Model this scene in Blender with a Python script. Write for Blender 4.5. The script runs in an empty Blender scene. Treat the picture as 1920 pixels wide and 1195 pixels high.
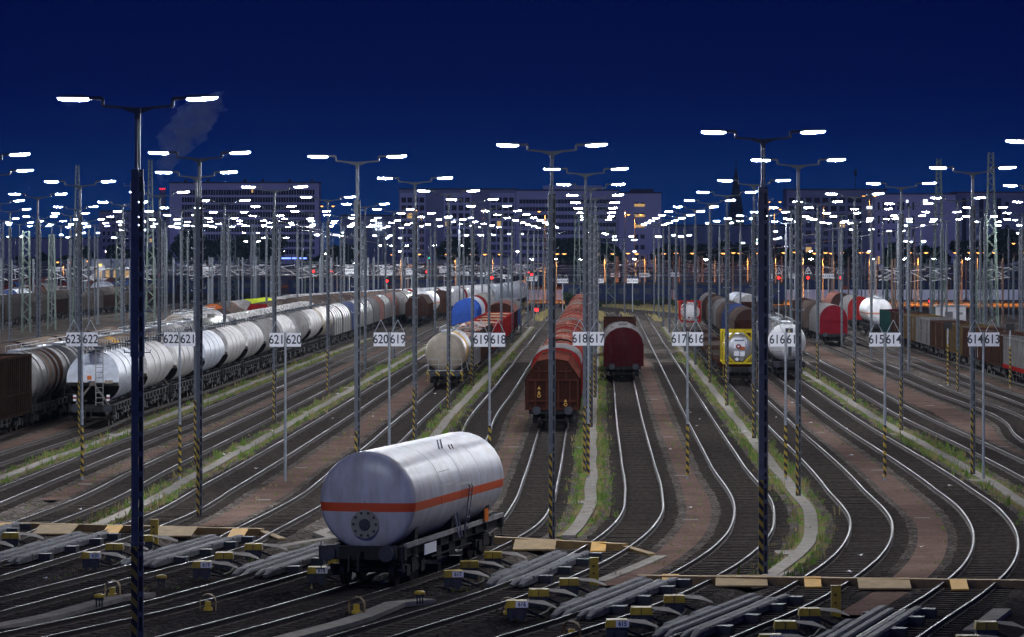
import bpy, math, random
random.seed(7)
R = random.random
def U(a, b): return a + (b - a) * random.random()
PI = math.pi
F, C, HY = 7000.0, 10.1, 466.0          # focal length in photo pixels, camera height, horizon row
SC = bpy.context.scene
COL = SC.collection

def P(px, py, z=0.0):
    d = F * (C - z) / (py - HY)
    return ((px - 960) * d / F, d)
def at(px, D): return (px - 960) * D / F
def zat(py, D): return C + (HY - py) * D / F
def z4(x, y): return (x / 2.9875, 795 + y / 2.9875)
def z5(x, y): return (640 + x / 2.9875, 795 + y / 2.9875)
def z6(x, y): return (1280 + x / 2.9875, 795 + y / 2.9875)

# ------------------------------------------------------------------ mesh builder
class MB:
    def __init__(s): s.v = []; s.f = []; s.m = []; s.sm = []
    def add(s, vs, fs, m=0, smooth=False):
        o = len(s.v); s.v += [tuple(v) for v in vs]
        for f in fs:
            s.f.append([o + i for i in f]); s.m.append(m); s.sm.append(smooth)
        return s
    def box(s, x0, x1, y0, y1, z0, z1, m=0):
        return s.add([(x0,y0,z0),(x1,y0,z0),(x1,y1,z0),(x0,y1,z0),(x0,y0,z1),(x1,y0,z1),(x1,y1,z1),(x0,y1,z1)],
              [(0,3,2,1),(4,5,6,7),(0,1,5,4),(1,2,6,5),(2,3,7,6),(3,0,4,7)], m)
    def bar(s, a, b, w=0.05, h=None, m=0, up=(0,0,1)):
        h = h or w
        ax,ay,az = a; bx,by,bz = b
        d = (bx-ax,by-ay,bz-az); l = math.sqrt(sum(c*c for c in d)) or 1e-6
        d = tuple(c/l for c in d)
        if abs(d[2]) > .98: up = (0,1,0)
        sx = (d[1]*up[2]-d[2]*up[1], d[2]*up[0]-d[0]*up[2], d[0]*up[1]-d[1]*up[0])
        n = math.sqrt(sum(c*c for c in sx)) or 1; sx = tuple(c/n for c in sx)
        sy = (sx[1]*d[2]-sx[2]*d[1], sx[2]*d[0]-sx[0]*d[2], sx[0]*d[1]-sx[1]*d[0])
        vs = []
        for p in (a, b):
            for i, j in ((-1,-1),(1,-1),(1,1),(-1,1)):
                vs.append(tuple(p[k] + sx[k]*i*w/2 + sy[k]*j*h/2 for k in range(3)))
        return s.add(vs, [(3,2,1,0),(4,5,6,7),(0,1,5,4),(1,2,6,5),(2,3,7,6),(3,0,4,7)], m)
    def tube(s, a, b, r, n=8, m=0, r2=None, caps=True):
        r2 = r if r2 is None else r2
        d = [b[i]-a[i] for i in range(3)]; l = math.sqrt(sum(c*c for c in d)) or 1e-6
        d = [c/l for c in d]; up = (0,0,1) if abs(d[2]) < .9 else (1,0,0)
        sx = [d[1]*up[2]-d[2]*up[1], d[2]*up[0]-d[0]*up[2], d[0]*up[1]-d[1]*up[0]]
        q = math.sqrt(sum(c*c for c in sx)); sx = [c/q for c in sx]
        sy = [sx[1]*d[2]-sx[2]*d[1], sx[2]*d[0]-sx[0]*d[2], sx[0]*d[1]-sx[1]*d[0]]
        vs = []
        for p, rr in ((a, r), (b, r2)):
            for i in range(n):
                t = 2*PI*i/n; cx, cy = math.cos(t)*rr, math.sin(t)*rr
                vs.append(tuple(p[k] + sx[k]*cx + sy[k]*cy for k in range(3)))
        fs = [(i, (i+1) % n, n+(i+1) % n, n+i) for i in range(n)]
        s.add(vs, fs, m, True)
        if caps:
            s.add(vs[:n], [tuple(reversed(range(n)))], m); s.add(vs[n:], [tuple(range(n))], m)
        return s
    def lathe(s, prof, cz=0.0, n=24, m=0, cx=0.0):
        # profile of (y, r) turned about the y axis through z = cz
        vs = []
        for y, r in prof:
            for i in range(n):
                t = 2*PI*i/n; vs.append((cx + r*math.sin(t), y, cz + r*math.cos(t)))
        fs = []
        for k in range(len(prof)-1):
            for i in range(n):
                j = (i+1) % n
                fs.append((k*n+i, k*n+j, (k+1)*n+j, (k+1)*n+i))
        return s.add(vs, fs, m, True)
    def prism(s, prof, y0, y1, m=0, caps=True, closed=False, smooth=False):
        n = len(prof)
        vs = [(x, y0, z) for x, z in prof] + [(x, y1, z) for x, z in prof]
        fs = [(i, i+1, n+i+1, n+i) for i in range(n-1)]
        if closed: fs.append((n-1, 0, n, 2*n-1))
        s.add(vs, fs, m, smooth)
        if caps:
            s.add([(x, y0, z) for x, z in prof], [tuple(range(n))], m)
            s.add([(x, y1, z) for x, z in prof], [tuple(reversed(range(n)))], m)
        return s
    def ribbon(s, pts, w, z, m=0):
        # pts (x,y): flat strip of width w
        vs = []
        for i, p in enumerate(pts):
            a = pts[max(0, i-1)]; b = pts[min(len(pts)-1, i+1)]
            dx, dy = b[0]-a[0], b[1]-a[1]; l = math.hypot(dx, dy) or 1
            ww = w[i] if isinstance(w, list) else w
            nx, ny = dy/l*ww/2, -dx/l*ww/2
            vs += [(p[0]-nx, p[1]-ny, z), (p[0]+nx, p[1]+ny, z)]
        return s.add(vs, [(2*i, 2*i+1, 2*i+3, 2*i+2) for i in range(len(pts)-1)], m)
    def sweep(s, pts, prof, mats, m0=0):
        # pts (x,y), prof closed list of (offset to the right, z); mats per profile edge
        n = len(prof); vs = []
        for i, p in enumerate(pts):
            a = pts[max(0, i-1)]; b = pts[min(len(pts)-1, i+1)]
            dx, dy = b[0]-a[0], b[1]-a[1]; l = math.hypot(dx, dy) or 1
            nx, ny = dy/l, -dx/l
            for o, z in prof: vs.append((p[0]+nx*o, p[1]+ny*o, z))
        o0 = len(s.v); s.v += vs
        for i in range(len(pts)-1):
            for k in range(n):
                j = (k+1) % n
                s.f.append([o0+i*n+k, o0+(i+1)*n+k, o0+(i+1)*n+j, o0+i*n+j]); s.m.append(mats[k]); s.sm.append(False)
        s.f.append([o0+k for k in range(n)]); s.m.append(mats[0]); s.sm.append(False)
        e = o0+(len(pts)-1)*n
        s.f.append([e+k for k in reversed(range(n))]); s.m.append(mats[0]); s.sm.append(False)
        return s
    def mesh(s, name, mats):
        me = bpy.data.meshes.new(name); me.from_pydata(s.v, [], s.f)
        for mm in (mats if isinstance(mats, (list, tuple)) else [mats]): me.materials.append(mm)
        me.polygons.foreach_set('material_index', s.m); me.polygons.foreach_set('use_smooth', s.sm)
        me.update(); return me

def link(name, me, parent=None, loc=(0,0,0), rz=0.0):
    o = bpy.data.objects.new(name, me); COL.objects.link(o)
    o.location = loc; o.rotation_euler = (0, 0, rz)
    if parent: o.parent = parent
    return o
def part(name, mb, mats, parent=None, loc=(0,0,0), rz=0.0, label=None):
    o = link(name, mb.mesh(name, mats), parent, loc, rz)
    if label: o['label'] = label
    return o
def tag(o, label, cat, group=None):
    o['label'] = label; o['category'] = cat
    if group: o['group'] = group
    return o
def thing(name, label, cat, loc=(0,0,0), rz=0.0, group=None):
    o = bpy.data.objects.new(name, None); COL.objects.link(o)
    o.empty_display_size = .3; o.location = loc; o.rotation_euler = (0, 0, rz)
    return tag(o, label, cat, group)
def kind(o, k): o['kind'] = k; return o
def dup(root, loc, rz=None, label=None, group=None):
    def cp(o, par):
        c = o.copy(); COL.objects.link(c); c.parent = par
        for ch in o.children: cp(ch, c)
        return c
    r = cp(root, None); r.location = loc
    if rz is not None: r.rotation_euler = (0, 0, rz)
    if label: r['label'] = label
    if group: r['group'] = group
    return r
ORD = ['first','second','third','fourth','fifth','sixth','seventh','eighth','ninth','tenth','eleventh','twelfth','thirteenth',
       'fourteenth','fifteenth','sixteenth','seventeenth','eighteenth','nineteenth','twentieth']

# ------------------------------------------------------------------ materials
def nodes(m):
    m.use_nodes = True; nt = m.node_tree
    return nt, nt.nodes, nt.links, nt.nodes['Principled BSDF']
def mat(name, col, rough=.7, metal=0.0, var=.25, scale=6.0, bump=0.0, bscale=None, dirt=None, damt=.5, dscale=(1.2,1.2,.25), spec=None):
    """plain weathered surface: base colour broken by noise, optional streaky dirt, optional bump"""
    m = bpy.data.materials.new(name); nt, N, L, b = nodes(m)
    tc = N.new('ShaderNodeTexCoord')
    n1 = N.new('ShaderNodeTexNoise'); n1.inputs['Scale'].default_value = scale; n1.inputs['Detail'].default_value = 6
    L.new(tc.outputs['Object'], n1.inputs['Vector'])
    rp = N.new('ShaderNodeMapRange'); rp.inputs[1].default_value = .3; rp.inputs[2].default_value = .7
    rp.inputs[3].default_value = 1-var; rp.inputs[4].default_value = 1+var*.6
    L.new(n1.outputs['Fac'], rp.inputs[0])
    mul = N.new('ShaderNodeMix'); mul.data_type = 'RGBA'; mul.blend_type = 'MULTIPLY'; mul.inputs[0].default_value = 1
    mul.inputs[6].default_value = (*col, 1); L.new(rp.outputs[0], mul.inputs[7])
    out = mul.outputs[2]
    if dirt:
        mp = N.new('ShaderNodeMapping'); mp.inputs['Scale'].default_value = dscale; L.new(tc.outputs['Object'], mp.inputs[0])
        oi = N.new('ShaderNodeObjectInfo')
        ad = N.new('ShaderNodeVectorMath'); ad.operation = 'ADD'; L.new(mp.outputs[0], ad.inputs[0])
        sc_ = N.new('ShaderNodeVectorMath'); sc_.operation = 'SCALE'; sc_.inputs['Scale'].default_value = 37.0
        L.new(oi.outputs['Random'], sc_.inputs[0]); L.new(sc_.outputs[0], ad.inputs[1])
        n2 = N.new('ShaderNodeTexNoise'); n2.inputs['Scale'].default_value = 2.2; n2.inputs['Detail'].default_value = 8
        n2.inputs['Roughness'].default_value = .65
        L.new(ad.outputs[0], n2.inputs['Vector'])
        r2 = N.new('ShaderNodeMapRange'); r2.inputs[1].default_value = .42; r2.inputs[2].default_value = .72
        r2.inputs[3].default_value = 0; r2.inputs[4].default_value = damt; L.new(n2.outputs['Fac'], r2.inputs[0])
        mx = N.new('ShaderNodeMix'); mx.data_type = 'RGBA'; L.new(r2.outputs[0], mx.inputs[0])
        L.new(out, mx.inputs[6]); mx.inputs[7].default_value = (*dirt, 1); out = mx.outputs[2]
    L.new(out, b.inputs['Base Color'])
    b.inputs['Roughness'].default_value = rough; b.inputs['Metallic'].default_value = metal
    if spec is not None: b.inputs['Specular IOR Level'].default_value = spec
    if bump:
        bp = N.new('ShaderNodeBump'); bp.inputs['Strength'].default_value = bump; bp.inputs['Distance'].default_value = .05
        n3 = N.new('ShaderNodeTexNoise'); n3.inputs['Scale'].default_value = bscale or scale*4; n3.inputs['Detail'].default_value = 4
        L.new(tc.outputs['Object'], n3.inputs['Vector']); L.new(n3.outputs['Fac'], bp.inputs['Height']); L.new(bp.outputs[0], b.inputs['Normal'])
    return m
def emit(name, col, strength):
    m = bpy.data.materials.new(name); m.use_nodes = True; N = m.node_tree.nodes; N.clear()
    e = N.new('ShaderNodeEmission'); e.inputs[0].default_value = (*col, 1); e.inputs[1].default_value = strength
    o = N.new('ShaderNodeOutputMaterial'); m.node_tree.links.new(e.outputs[0], o.inputs[0]); return m
def stones(name, cols, scale, bump=.6, rough=.95, big=.35, near_dark=False):
    """loose stones: voronoi cells of several greys, bump per stone, broad patches"""
    m = bpy.data.materials.new(name); nt, N, L, b = nodes(m)
    tc = N.new('ShaderNodeTexCoord')
    v = N.new('ShaderNodeTexVoronoi'); v.inputs['Scale'].default_value = scale; L.new(tc.outputs['Object'], v.inputs['Vector'])
    bw = N.new('ShaderNodeSeparateColor'); L.new(v.outputs['Color'], bw.inputs[0])
    cr = N.new('ShaderNodeValToRGB'); e = cr.color_ramp.elements
    e[0].color = (*cols[0], 1); e[1].color = (*cols[-1], 1)
    for i, c in enumerate(cols[1:-1]):
        q = e.new((i+1)/(len(cols)-1)); q.color = (*c, 1)
    L.new(bw.outputs[0], cr.inputs[0])
    n = N.new('ShaderNodeTexNoise'); n.inputs['Scale'].default_value = .35; n.inputs['Detail'].default_value = 7; L.new(tc.outputs['Object'], n.inputs['Vector'])
    mr = N.new('ShaderNodeMapRange'); mr.inputs[1].default_value = .3; mr.inputs[2].default_value = .7
    mr.inputs[3].default_value = 1-big; mr.inputs[4].default_value = 1+big; L.new(n.outputs['Fac'], mr.inputs[0])
    mx = N.new('ShaderNodeMix'); mx.data_type = 'RGBA'; mx.blend_type = 'MULTIPLY'; mx.inputs[0].default_value = 1
    L.new(cr.outputs[0], mx.inputs[6]); L.new(mr.outputs[0], mx.inputs[7])
    ns = N.new('ShaderNodeTexNoise'); ns.inputs['Scale'].default_value = 1.7; ns.inputs['Detail'].default_value = 9; ns.inputs['Roughness'].default_value = .7; L.new(tc.outputs['Object'], ns.inputs['Vector'])
    ms = N.new('ShaderNodeMapRange'); ms.inputs[1].default_value = .50; ms.inputs[2].default_value = .68; ms.inputs[3].default_value = 0; ms.inputs[4].default_value = .6; L.new(ns.outputs['Fac'], ms.inputs[0])
    mm = N.new('ShaderNodeMix'); mm.data_type = 'RGBA'; L.new(ms.outputs[0], mm.inputs[0]); L.new(mx.outputs[2], mm.inputs[6]); mm.inputs[7].default_value = (cols[0][0]*.55, cols[0][1]*.55, cols[0][2]*.55, 1)
    out = mm.outputs[2]
    if near_dark:      # stones mixed towards black nearer the camera, ragged edge
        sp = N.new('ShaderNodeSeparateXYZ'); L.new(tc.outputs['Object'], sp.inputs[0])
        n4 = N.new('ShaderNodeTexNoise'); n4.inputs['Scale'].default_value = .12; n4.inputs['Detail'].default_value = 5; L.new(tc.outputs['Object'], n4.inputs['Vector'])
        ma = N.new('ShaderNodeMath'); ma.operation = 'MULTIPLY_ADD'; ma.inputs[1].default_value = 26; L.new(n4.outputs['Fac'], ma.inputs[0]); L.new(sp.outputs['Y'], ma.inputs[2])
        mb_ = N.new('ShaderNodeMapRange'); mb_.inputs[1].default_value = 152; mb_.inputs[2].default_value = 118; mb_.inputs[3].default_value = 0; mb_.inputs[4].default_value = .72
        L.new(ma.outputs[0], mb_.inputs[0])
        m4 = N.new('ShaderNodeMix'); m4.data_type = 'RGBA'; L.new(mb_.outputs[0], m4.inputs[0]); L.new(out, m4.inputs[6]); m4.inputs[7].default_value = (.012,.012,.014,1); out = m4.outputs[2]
    L.new(out, b.inputs['Base Color']); b.inputs['Roughness'].default_value = rough
    b.inputs['Specular IOR Level'].default_value = 0.0
    bp = N.new('ShaderNodeBump'); bp.inputs['Strength'].default_value = bump; bp.inputs['Distance'].default_value = .04
    iv = N.new('ShaderNodeMath'); iv.operation = 'MULTIPLY_ADD'; iv.inputs[1].default_value = -1; iv.inputs[2].default_value = 1
    L.new(v.outputs['Distance'], iv.inputs[0])
    L.new(iv.outputs[0], bp.inputs['Height']); L.new(bp.outputs[0], b.inputs['Normal'])
    return m
def stripes_mat(name):
    m = bpy.data.materials.new(name); nt, N, L, b = nodes(m)
    tc = N.new('ShaderNodeTexCoord'); sp = N.new('ShaderNodeSeparateXYZ'); L.new(tc.outputs['Object'], sp.inputs[0])
    a = N.new('ShaderNodeMath'); a.operation = 'MULTIPLY_ADD'; a.inputs[1].default_value = 1.0; L.new(sp.outputs['X'], a.inputs[0]); L.new(sp.outputs['Z'], a.inputs[2])
    f = N.new('ShaderNodeMath'); f.operation = 'PINGPONG'; f.inputs[1].default_value = .17; L.new(a.outputs[0], f.inputs[0])
    g = N.new('ShaderNodeMath'); g.operation = 'GREATER_THAN'; g.inputs[1].default_value = .085; L.new(f.outputs[0], g.inputs[0])
    mx = N.new('ShaderNodeMix'); mx.data_type = 'RGBA'; L.new(g.outputs[0], mx.inputs[0])
    mx.inputs[6].default_value = (.012, .012, .014, 1); mx.inputs[7].default_value = (.42, .29, .025, 1)
    L.new(mx.outputs[2], b.inputs['Base Color']); b.inputs['Roughness'].default_value = .6
    return m
def band_mat(name, base, band, z0, z1, rough=.35, dirt=(.2,.17,.14), damt=.35):
    """painted tank with one horizontal colour band between two heights"""
    m = mat(name, base, rough, 0, .08, 2.0, dirt=dirt, damt=damt); N = m.node_tree.nodes; L = m.node_tree.links; b = N['Principled BSDF']
    src = b.inputs['Base Color'].links[0].from_socket
    tc = N.new('ShaderNodeTexCoord'); sp = N.new('ShaderNodeSeparateXYZ'); L.new(tc.outputs['Object'], sp.inputs[0])
    g = N.new('ShaderNodeMath'); g.operation = 'GREATER_THAN'; g.inputs[1].default_value = z0; L.new(sp.outputs['Z'], g.inputs[0])
    h = N.new('ShaderNodeMath'); h.operation = 'LESS_THAN'; h.inputs[1].default_value = z1; L.new(sp.outputs['Z'], h.inputs[0])
    k = N.new('ShaderNodeMath'); k.operation = 'MULTIPLY'; L.new(g.outputs[0], k.inputs[0]); L.new(h.outputs[0], k.inputs[1])
    mx = N.new('ShaderNodeMix'); mx.data_type = 'RGBA'; L.new(k.outputs[0], mx.inputs[0]); L.new(src, mx.inputs[6]); mx.inputs[7].default_value = (*band, 1)
    L.new(mx.outputs[2], b.inputs['Base Color']); return m
def verge_mat(name):
    m = bpy.data.materials.new(name); nt, N, L, b = nodes(m)
    tc = N.new('ShaderNodeTexCoord'); n = N.new('ShaderNodeTexNoise'); n.inputs['Scale'].default_value = .55; n.inputs['Detail'].default_value = 9
    L.new(tc.outputs['Object'], n.inputs['Vector'])
    cr = N.new('ShaderNodeValToRGB'); e = cr.color_ramp.elements
    e[0].position = .36; e[0].color = (.14, .10, .07, 1); e[1].position = .66; e[1].color = (.095,.17,.03, 1)
    q = e.new(.47); q.color = (.20,.155,.09, 1); q = e.new(.55); q.color = (.13,.18,.045, 1)
    L.new(n.outputs['Fac'], cr.inputs[0])
    n2 = N.new('ShaderNodeTexNoise'); n2.inputs['Scale'].default_value = 14; L.new(tc.outputs['Object'], n2.inputs['Vector'])
    mx = N.new('ShaderNodeMix'); mx.data_type = 'RGBA'; mx.blend_type = 'OVERLAY'; mx.inputs[0].default_value = .7
    L.new(cr.outputs[0], mx.inputs[6]); L.new(n2.outputs['Fac'], mx.inputs[7]); L.new(mx.outputs[2], b.inputs['Base Color'])
    b.inputs['Roughness'].default_value = 1; b.inputs['Specular IOR Level'].default_value = .0
    bp = N.new('ShaderNodeBump'); bp.inputs['Strength'].default_value = .5; L.new(n2.outputs['Fac'], bp.inputs['Height']); L.new(bp.outputs[0], b.inputs['Normal'])
    return m

M = {}
M['ground'] = stones('yard_ground', [(.05,.042,.037),(.08,.068,.06),(.11,.094,.083)], 9, .7, near_dark=True)
M['ballast'] = stones('ballast', [(.045,.037,.032),(.08,.068,.059),(.13,.112,.097),(.24,.21,.185)], 11, .9, near_dark=True)
M['path'] = stones('red_gravel', [(.125,.082,.066),(.16,.108,.088),(.21,.15,.125)], 30, .35, big=.2)
M['verge'] = verge_mat('verge')
M['grass'] = mat('grass_blades', (.17,.29,.05), .8, 0, .5, .8, spec=.2)
M['grass_dry'] = mat('dry_blades', (.36,.30,.13), .9, 0, .4, .8, spec=.1)
M['concrete'] = mat('concrete', (.34,.315,.28), .9, 0, .2, 3, .3, 30, dirt=(.17,.15,.12), damt=.6, dscale=(.7,.7,.7), spec=0.0)
M['sleeper'] = mat('sleeper', (.075,.064,.056), .95, 0, .4, 5, .4, 20, spec=0.0)
M['rail_top'] = mat('rail_steel', (.17,.165,.16), .48, .7, .1, 2)
M['rail_side'] = mat('rail_rust', (.045,.032,.026), .75, .2, .4, 8)
M['pole'] = mat('mast_paint', (.13,.15,.17), .6, .1, .25, 5, dirt=(.08,.08,.075), damt=.4)
M['pole_dark'] = mat('arm_paint', (.055,.065,.075), .5, .4, .2, 4)
M['mast_light'] = mat('mast_frame', (.14,.155,.17), .6, .1, .25, 5, dirt=(.10,.10,.095), damt=.5)
M['gap'] = mat('mast_gap', (.02,.022,.027), .6)
M['galv'] = mat('galvanised', (.36,.39,.41), .45, .5, .2, 5)
M['stripes'] = stripes_mat('hazard_stripes')
M['lamp'] = emit('lamp_glow', (.92,.95,1.0), 1600)
M['white_sign'] = mat('sign_white', (.86,.87,.88), .5, 0, .06, 3)
M['black_ink'] = mat('ink', (.03,.035,.045), .6, 0, .1)
M['yellow'] = mat('yellow_paint', (.50,.35,.02), .5, 0, .25, 5, dirt=(.2,.15,.05), damt=.5)
M['tan'] = mat('tan_paint', (.34,.22,.08), .7, 0, .25, 4, dirt=(.16,.12,.07), damt=.6)
M['orange'] = mat('orange_plate', (.68,.36,.04), .6, 0, .2, 4, dirt=(.4,.25,.1), damt=.4)
M['steel_grey'] = mat('brake_beam', (.13,.134,.15), .65, 0, .25, 3, dirt=(.06,.048,.038), damt=.7, dscale=(3,.8,3), spec=.08)
M['dark_steel'] = mat('dark_steel', (.045,.05,.06), .55, .4, .3, 5)
M['sheet_dirty'] = mat('dusty_sheet', (.20,.175,.15), .8, .1, .3, 3, dirt=(.12,.1,.08), damt=.6)
M['black'] = mat('running_gear', (.016,.015,.014), .75, .1, .4, 4)
M['wheel'] = mat('wheel', (.05,.04,.035), .5, .7, .3, 4)
M['red_glow'] = emit('signal_red', (1.0,.012,.012), 9)
M['green_glow'] = emit('signal_green', (.02,.6,.4), 4)
M['sodium'] = emit('sodium_glow', (1.0,.38,.08), 5)
M['white_glow'] = emit('white_lamp_glow', (.8,.9,1.0), 150)
M['facade_fill'] = emit('facade_fill', (1.0,.68,.72), 330)  # glow of the added lamps that light the far facades
M['win_lit'] = emit('lit_window', (1.0,.62,.25), .55)
M['win_lit_white'] = emit('lit_sign', (.75,.85,1.0), 2.2)
M['blue_glow'] = emit('blue_strip', (.12,.2,1.0), 4.0)
M['lattice'] = mat('lattice_green', (.115,.16,.13), .6, .2, .3, 3, dirt=(.12,.13,.11), damt=.4)
M['lattice_rust'] = mat('lattice_brown', (.20,.12,.08), .6, .2, .3, 3)
M['wire'] = mat('wire', (.30,.29,.27), .4, .7, .1)
M['white_tube'] = mat('white_tube', (.66,.66,.68), .5, .2, .1)
M['glass'] = mat('window_glass', (.02,.025,.045), .5, 0, .2, 3)
def wmat(n, c, d=(.05,.042,.036), a=.55, rough=.6, metal=0.0): return mat(n, c, rough, metal, .2, 1.6, .15, 9, dirt=d, damt=a, spec=(.3 if rough < .5 else 0.0))
M['brown'] = wmat('brown_wagon', (.046,.017,.011), (.022,.014,.011))
M['brown_rib'] = wmat('brown_frame', (.072,.026,.017), (.04,.02,.015))
M['brown2'] = wmat('dark_brown_wagon', (.060,.030,.022))
M['brown3'] = wmat('grey_brown_wagon', (.125,.095,.08))
M['dusty_brown'] = wmat('dusty_brown_tank', (.20,.155,.125), (.09,.068,.055))
M['black_brown'] = wmat('black_brown_wagon', (.028,.017,.013))
M['dusk_grey'] = wmat('dusk_grey_wagon', (.075,.066,.060), (.035,.03,.028))
M['wine'] = wmat('wine_red_wagon', (.072,.010,.012), a=.5)
M['red'] = wmat('red_wagon', (.30,.022,.02), (.08,.025,.02), .5)
M['crimson'] = wmat('crimson_wagon', (.17,.012,.02), (.08,.016,.018), .5)
M['rustred'] = wmat('rust_red_roof', (.13,.036,.025), (.07,.034,.025), .6)
M['white'] = wmat('white_tank', (.56,.56,.57), (.28,.26,.22), .4, .4)
M['dirtywhite'] = wmat('dirty_white_silo', (.50,.485,.465), (.20,.165,.13), .7, .48)
M['silverblue'] = wmat('silver_blue', (.50,.54,.60), (.22,.21,.20), .5, .42)
M['silver'] = wmat('silver_ribbed', (.27,.265,.255), (.10,.085,.07), .6, .45, .3)
M['beige'] = wmat('beige_tank', (.34,.295,.225), (.2,.16,.11), .4, .35)
M['tanyellow'] = wmat('ochre_band', (.46,.27,.07), (.24,.15,.06), .5)
M['greygreen'] = wmat('grey_green_tank', (.26,.265,.22), (.14,.13,.1), .4, .3)
M['darkgrey'] = wmat('dark_grey_tank', (.13,.125,.125), (.05,.045,.04), .5, .45)
M['grey'] = wmat('grey_hood', (.20,.195,.19), (.09,.08,.07), .5)
M['lightgrey'] = wmat('light_grey_hood', (.32,.31,.30), (.15,.13,.115), .55)
M['navy'] = wmat('navy_hood', (.05,.075,.19), (.12,.12,.14), .4)
M['blue'] = wmat('blue_tarpaulin', (.05,.125,.48), (.08,.12,.3), .35)
M['pink'] = wmat('faded_red_hood', (.27,.12,.10), (.15,.11,.09), .5)
M['lime'] = wmat('lime_end', (.62,.74,.05), (.4,.45,.1), .3)
M['orange_end'] = wmat('orange_end', (.66,.17,.04), (.3,.12,.05), .4)
M['teal'] = wmat('teal_wagon', (.028,.085,.075), (.05,.05,.045), .5)
M['olive'] = wmat('olive_wagon', (.13,.088,.04), (.08,.06,.04), .55)
M['sand'] = wmat('sand_load', (.36,.23,.155), (.25,.15,.10), .5, .9)
M['scrap'] = stones('scrap_load', [(.05,.045,.04),(.16,.14,.13),(.30,.28,.27),(.42,.14,.06),(.55,.55,.56)], 3.2, 1.0, .6)
M['coal'] = stones('grey_load', [(.06,.057,.054),(.09,.085,.08),(.12,.115,.11)], 8, .6)
M['container_yellow'] = wmat('container_yellow', (.72,.55,.03), (.3,.2,.05), .35)
M['steel_tank'] = wmat('stainless_tank', (.45,.46,.48), (.22,.2,.18), .35, .3, .6)
M['peel'] = None

# flaking red roof: two paints with a ragged border
def peel_mat():
    m = mat('flaking_roof', (.235,.018,.014), .85, 0, .25, 1.5, spec=0.0); N = m.node_tree.nodes; L = m.node_tree.links; b = N['Principled BSDF']
    src = b.inputs['Base Color'].links[0].from_socket
    tc = N.new('ShaderNodeTexCoord'); oi = N.new('ShaderNodeObjectInfo'); ad = N.new('ShaderNodeVectorMath')
    sc_ = N.new('ShaderNodeVectorMath'); sc_.operation = 'SCALE'; sc_.inputs['Scale'].default_value = 31
    L.new(oi.outputs['Random'], sc_.inputs[0]); L.new(tc.outputs['Object'], ad.inputs[0]); L.new(sc_.outputs[0], ad.inputs[1])
    n = N.new('ShaderNodeTexNoise'); n.inputs['Scale'].default_value = .55; n.inputs['Detail'].default_value = 10; n.inputs['Roughness'].default_value = .7
    L.new(ad.outputs[0], n.inputs['Vector'])
    cr = N.new('ShaderNodeValToRGB'); cr.color_ramp.interpolation = 'CONSTANT'; e = cr.color_ramp.elements
    e[0].position = 0; e[0].color = (0,0,0,1); e[1].position = .515; e[1].color = (1,1,1,1)
    L.new(n.outputs['Fac'], cr.inputs[0])
    n2 = N.new('ShaderNodeTexNoise'); n2.inputs['Scale'].default_value = 5; L.new(ad.outputs[0], n2.inputs['Vector'])
    c2 = N.new('ShaderNodeValToRGB'); c2.color_ramp.elements[0].color = (.06,.032,.022,1); c2.color_ramp.elements[1].color = (.46,.36,.28,1)
    c2.color_ramp.elements[0].position = .4; c2.color_ramp.elements[1].position = .62
    L.new(n2.outputs['Fac'], c2.inputs[0])
    mx = N.new('ShaderNodeMix'); mx.data_type = 'RGBA'; L.new(cr.outputs[0], mx.inputs[0]); L.new(src, mx.inputs[6]); L.new(c2.outputs[0], mx.inputs[7])
    L.new(mx.outputs[2], b.inputs['Base Color']); return m
M['peel'] = peel_mat()

# ------------------------------------------------------------------ world, camera
w = bpy.data.worlds.new('World'); SC.world = w; w.use_nodes = True
nt = w.node_tree; N = nt.nodes; L = nt.links; bg = N['Background']
tc = N.new('ShaderNodeTexCoord'); sp = N.new('ShaderNodeSeparateXYZ'); L.new(tc.outputs['Generated'], sp.inputs[0])
cr = N.new('ShaderNodeValToRGB'); e = cr.color_ramp.elements
L.new(sp.outputs['Z'], cr.inputs[0])
e[0].position = 0.0; e[0].color = (.0036, .023, .104, 1)
e[1].position = 1.0; e[1].color = (.001, .006, .05, 1)
for p_, c_ in ((.012, (.0014,.0195,.108)), (.024, (.0005,.0125,.090)), (.032, (.0004,.0072,.074)), (.045, (.0002,.0042,.057)), (.068, (.0002,.0031,.047)), (.20, (.0010,.0050,.05))):
    q = e.new(p_); q.color = (*c_, 1)
# the last of the dusk, from the sky texture with the sun below the horizon, on top of the deep blue
sky = N.new('ShaderNodeTexSky'); sky.sky_type = 'NISHITA'; sky.sun_disc = False
sky.sun_elevation = math.radians(-6); sky.sun_rotation = math.radians(120)
bg2 = N.new('ShaderNodeBackground'); bg2.inputs[1].default_value = .05; L.new(sky.outputs[0], bg2.inputs[0])
# afterglow of the sunset behind the camera: low, in the half of the sky the camera turns its back on
ag = N.new('ShaderNodeMapRange'); ag.interpolation_type = 'SMOOTHSTEP'; ag.inputs[1].default_value = .1; ag.inputs[2].default_value = -.9; L.new(sp.outputs['Y'], ag.inputs[0])
ae = N.new('ShaderNodeMapRange'); ae.interpolation_type = 'SMOOTHSTEP'; ae.inputs[1].default_value = .75; ae.inputs[2].default_value = .0; L.new(sp.outputs['Z'], ae.inputs[0])
am = N.new('ShaderNodeMath'); am.operation = 'MULTIPLY'; L.new(ag.outputs[0], am.inputs[0]); L.new(ae.outputs[0], am.inputs[1])
ac = N.new('ShaderNodeMix'); ac.data_type = 'RGBA'; L.new(am.outputs[0], ac.inputs[0]); L.new(cr.outputs[0], ac.inputs[6]); ac.inputs[7].default_value = (.11,.14,.46,1)
ad = N.new('ShaderNodeAddShader'); L.new(ac.outputs[2], bg.inputs[0]); bg.inputs[1].default_value = 1.0
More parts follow.
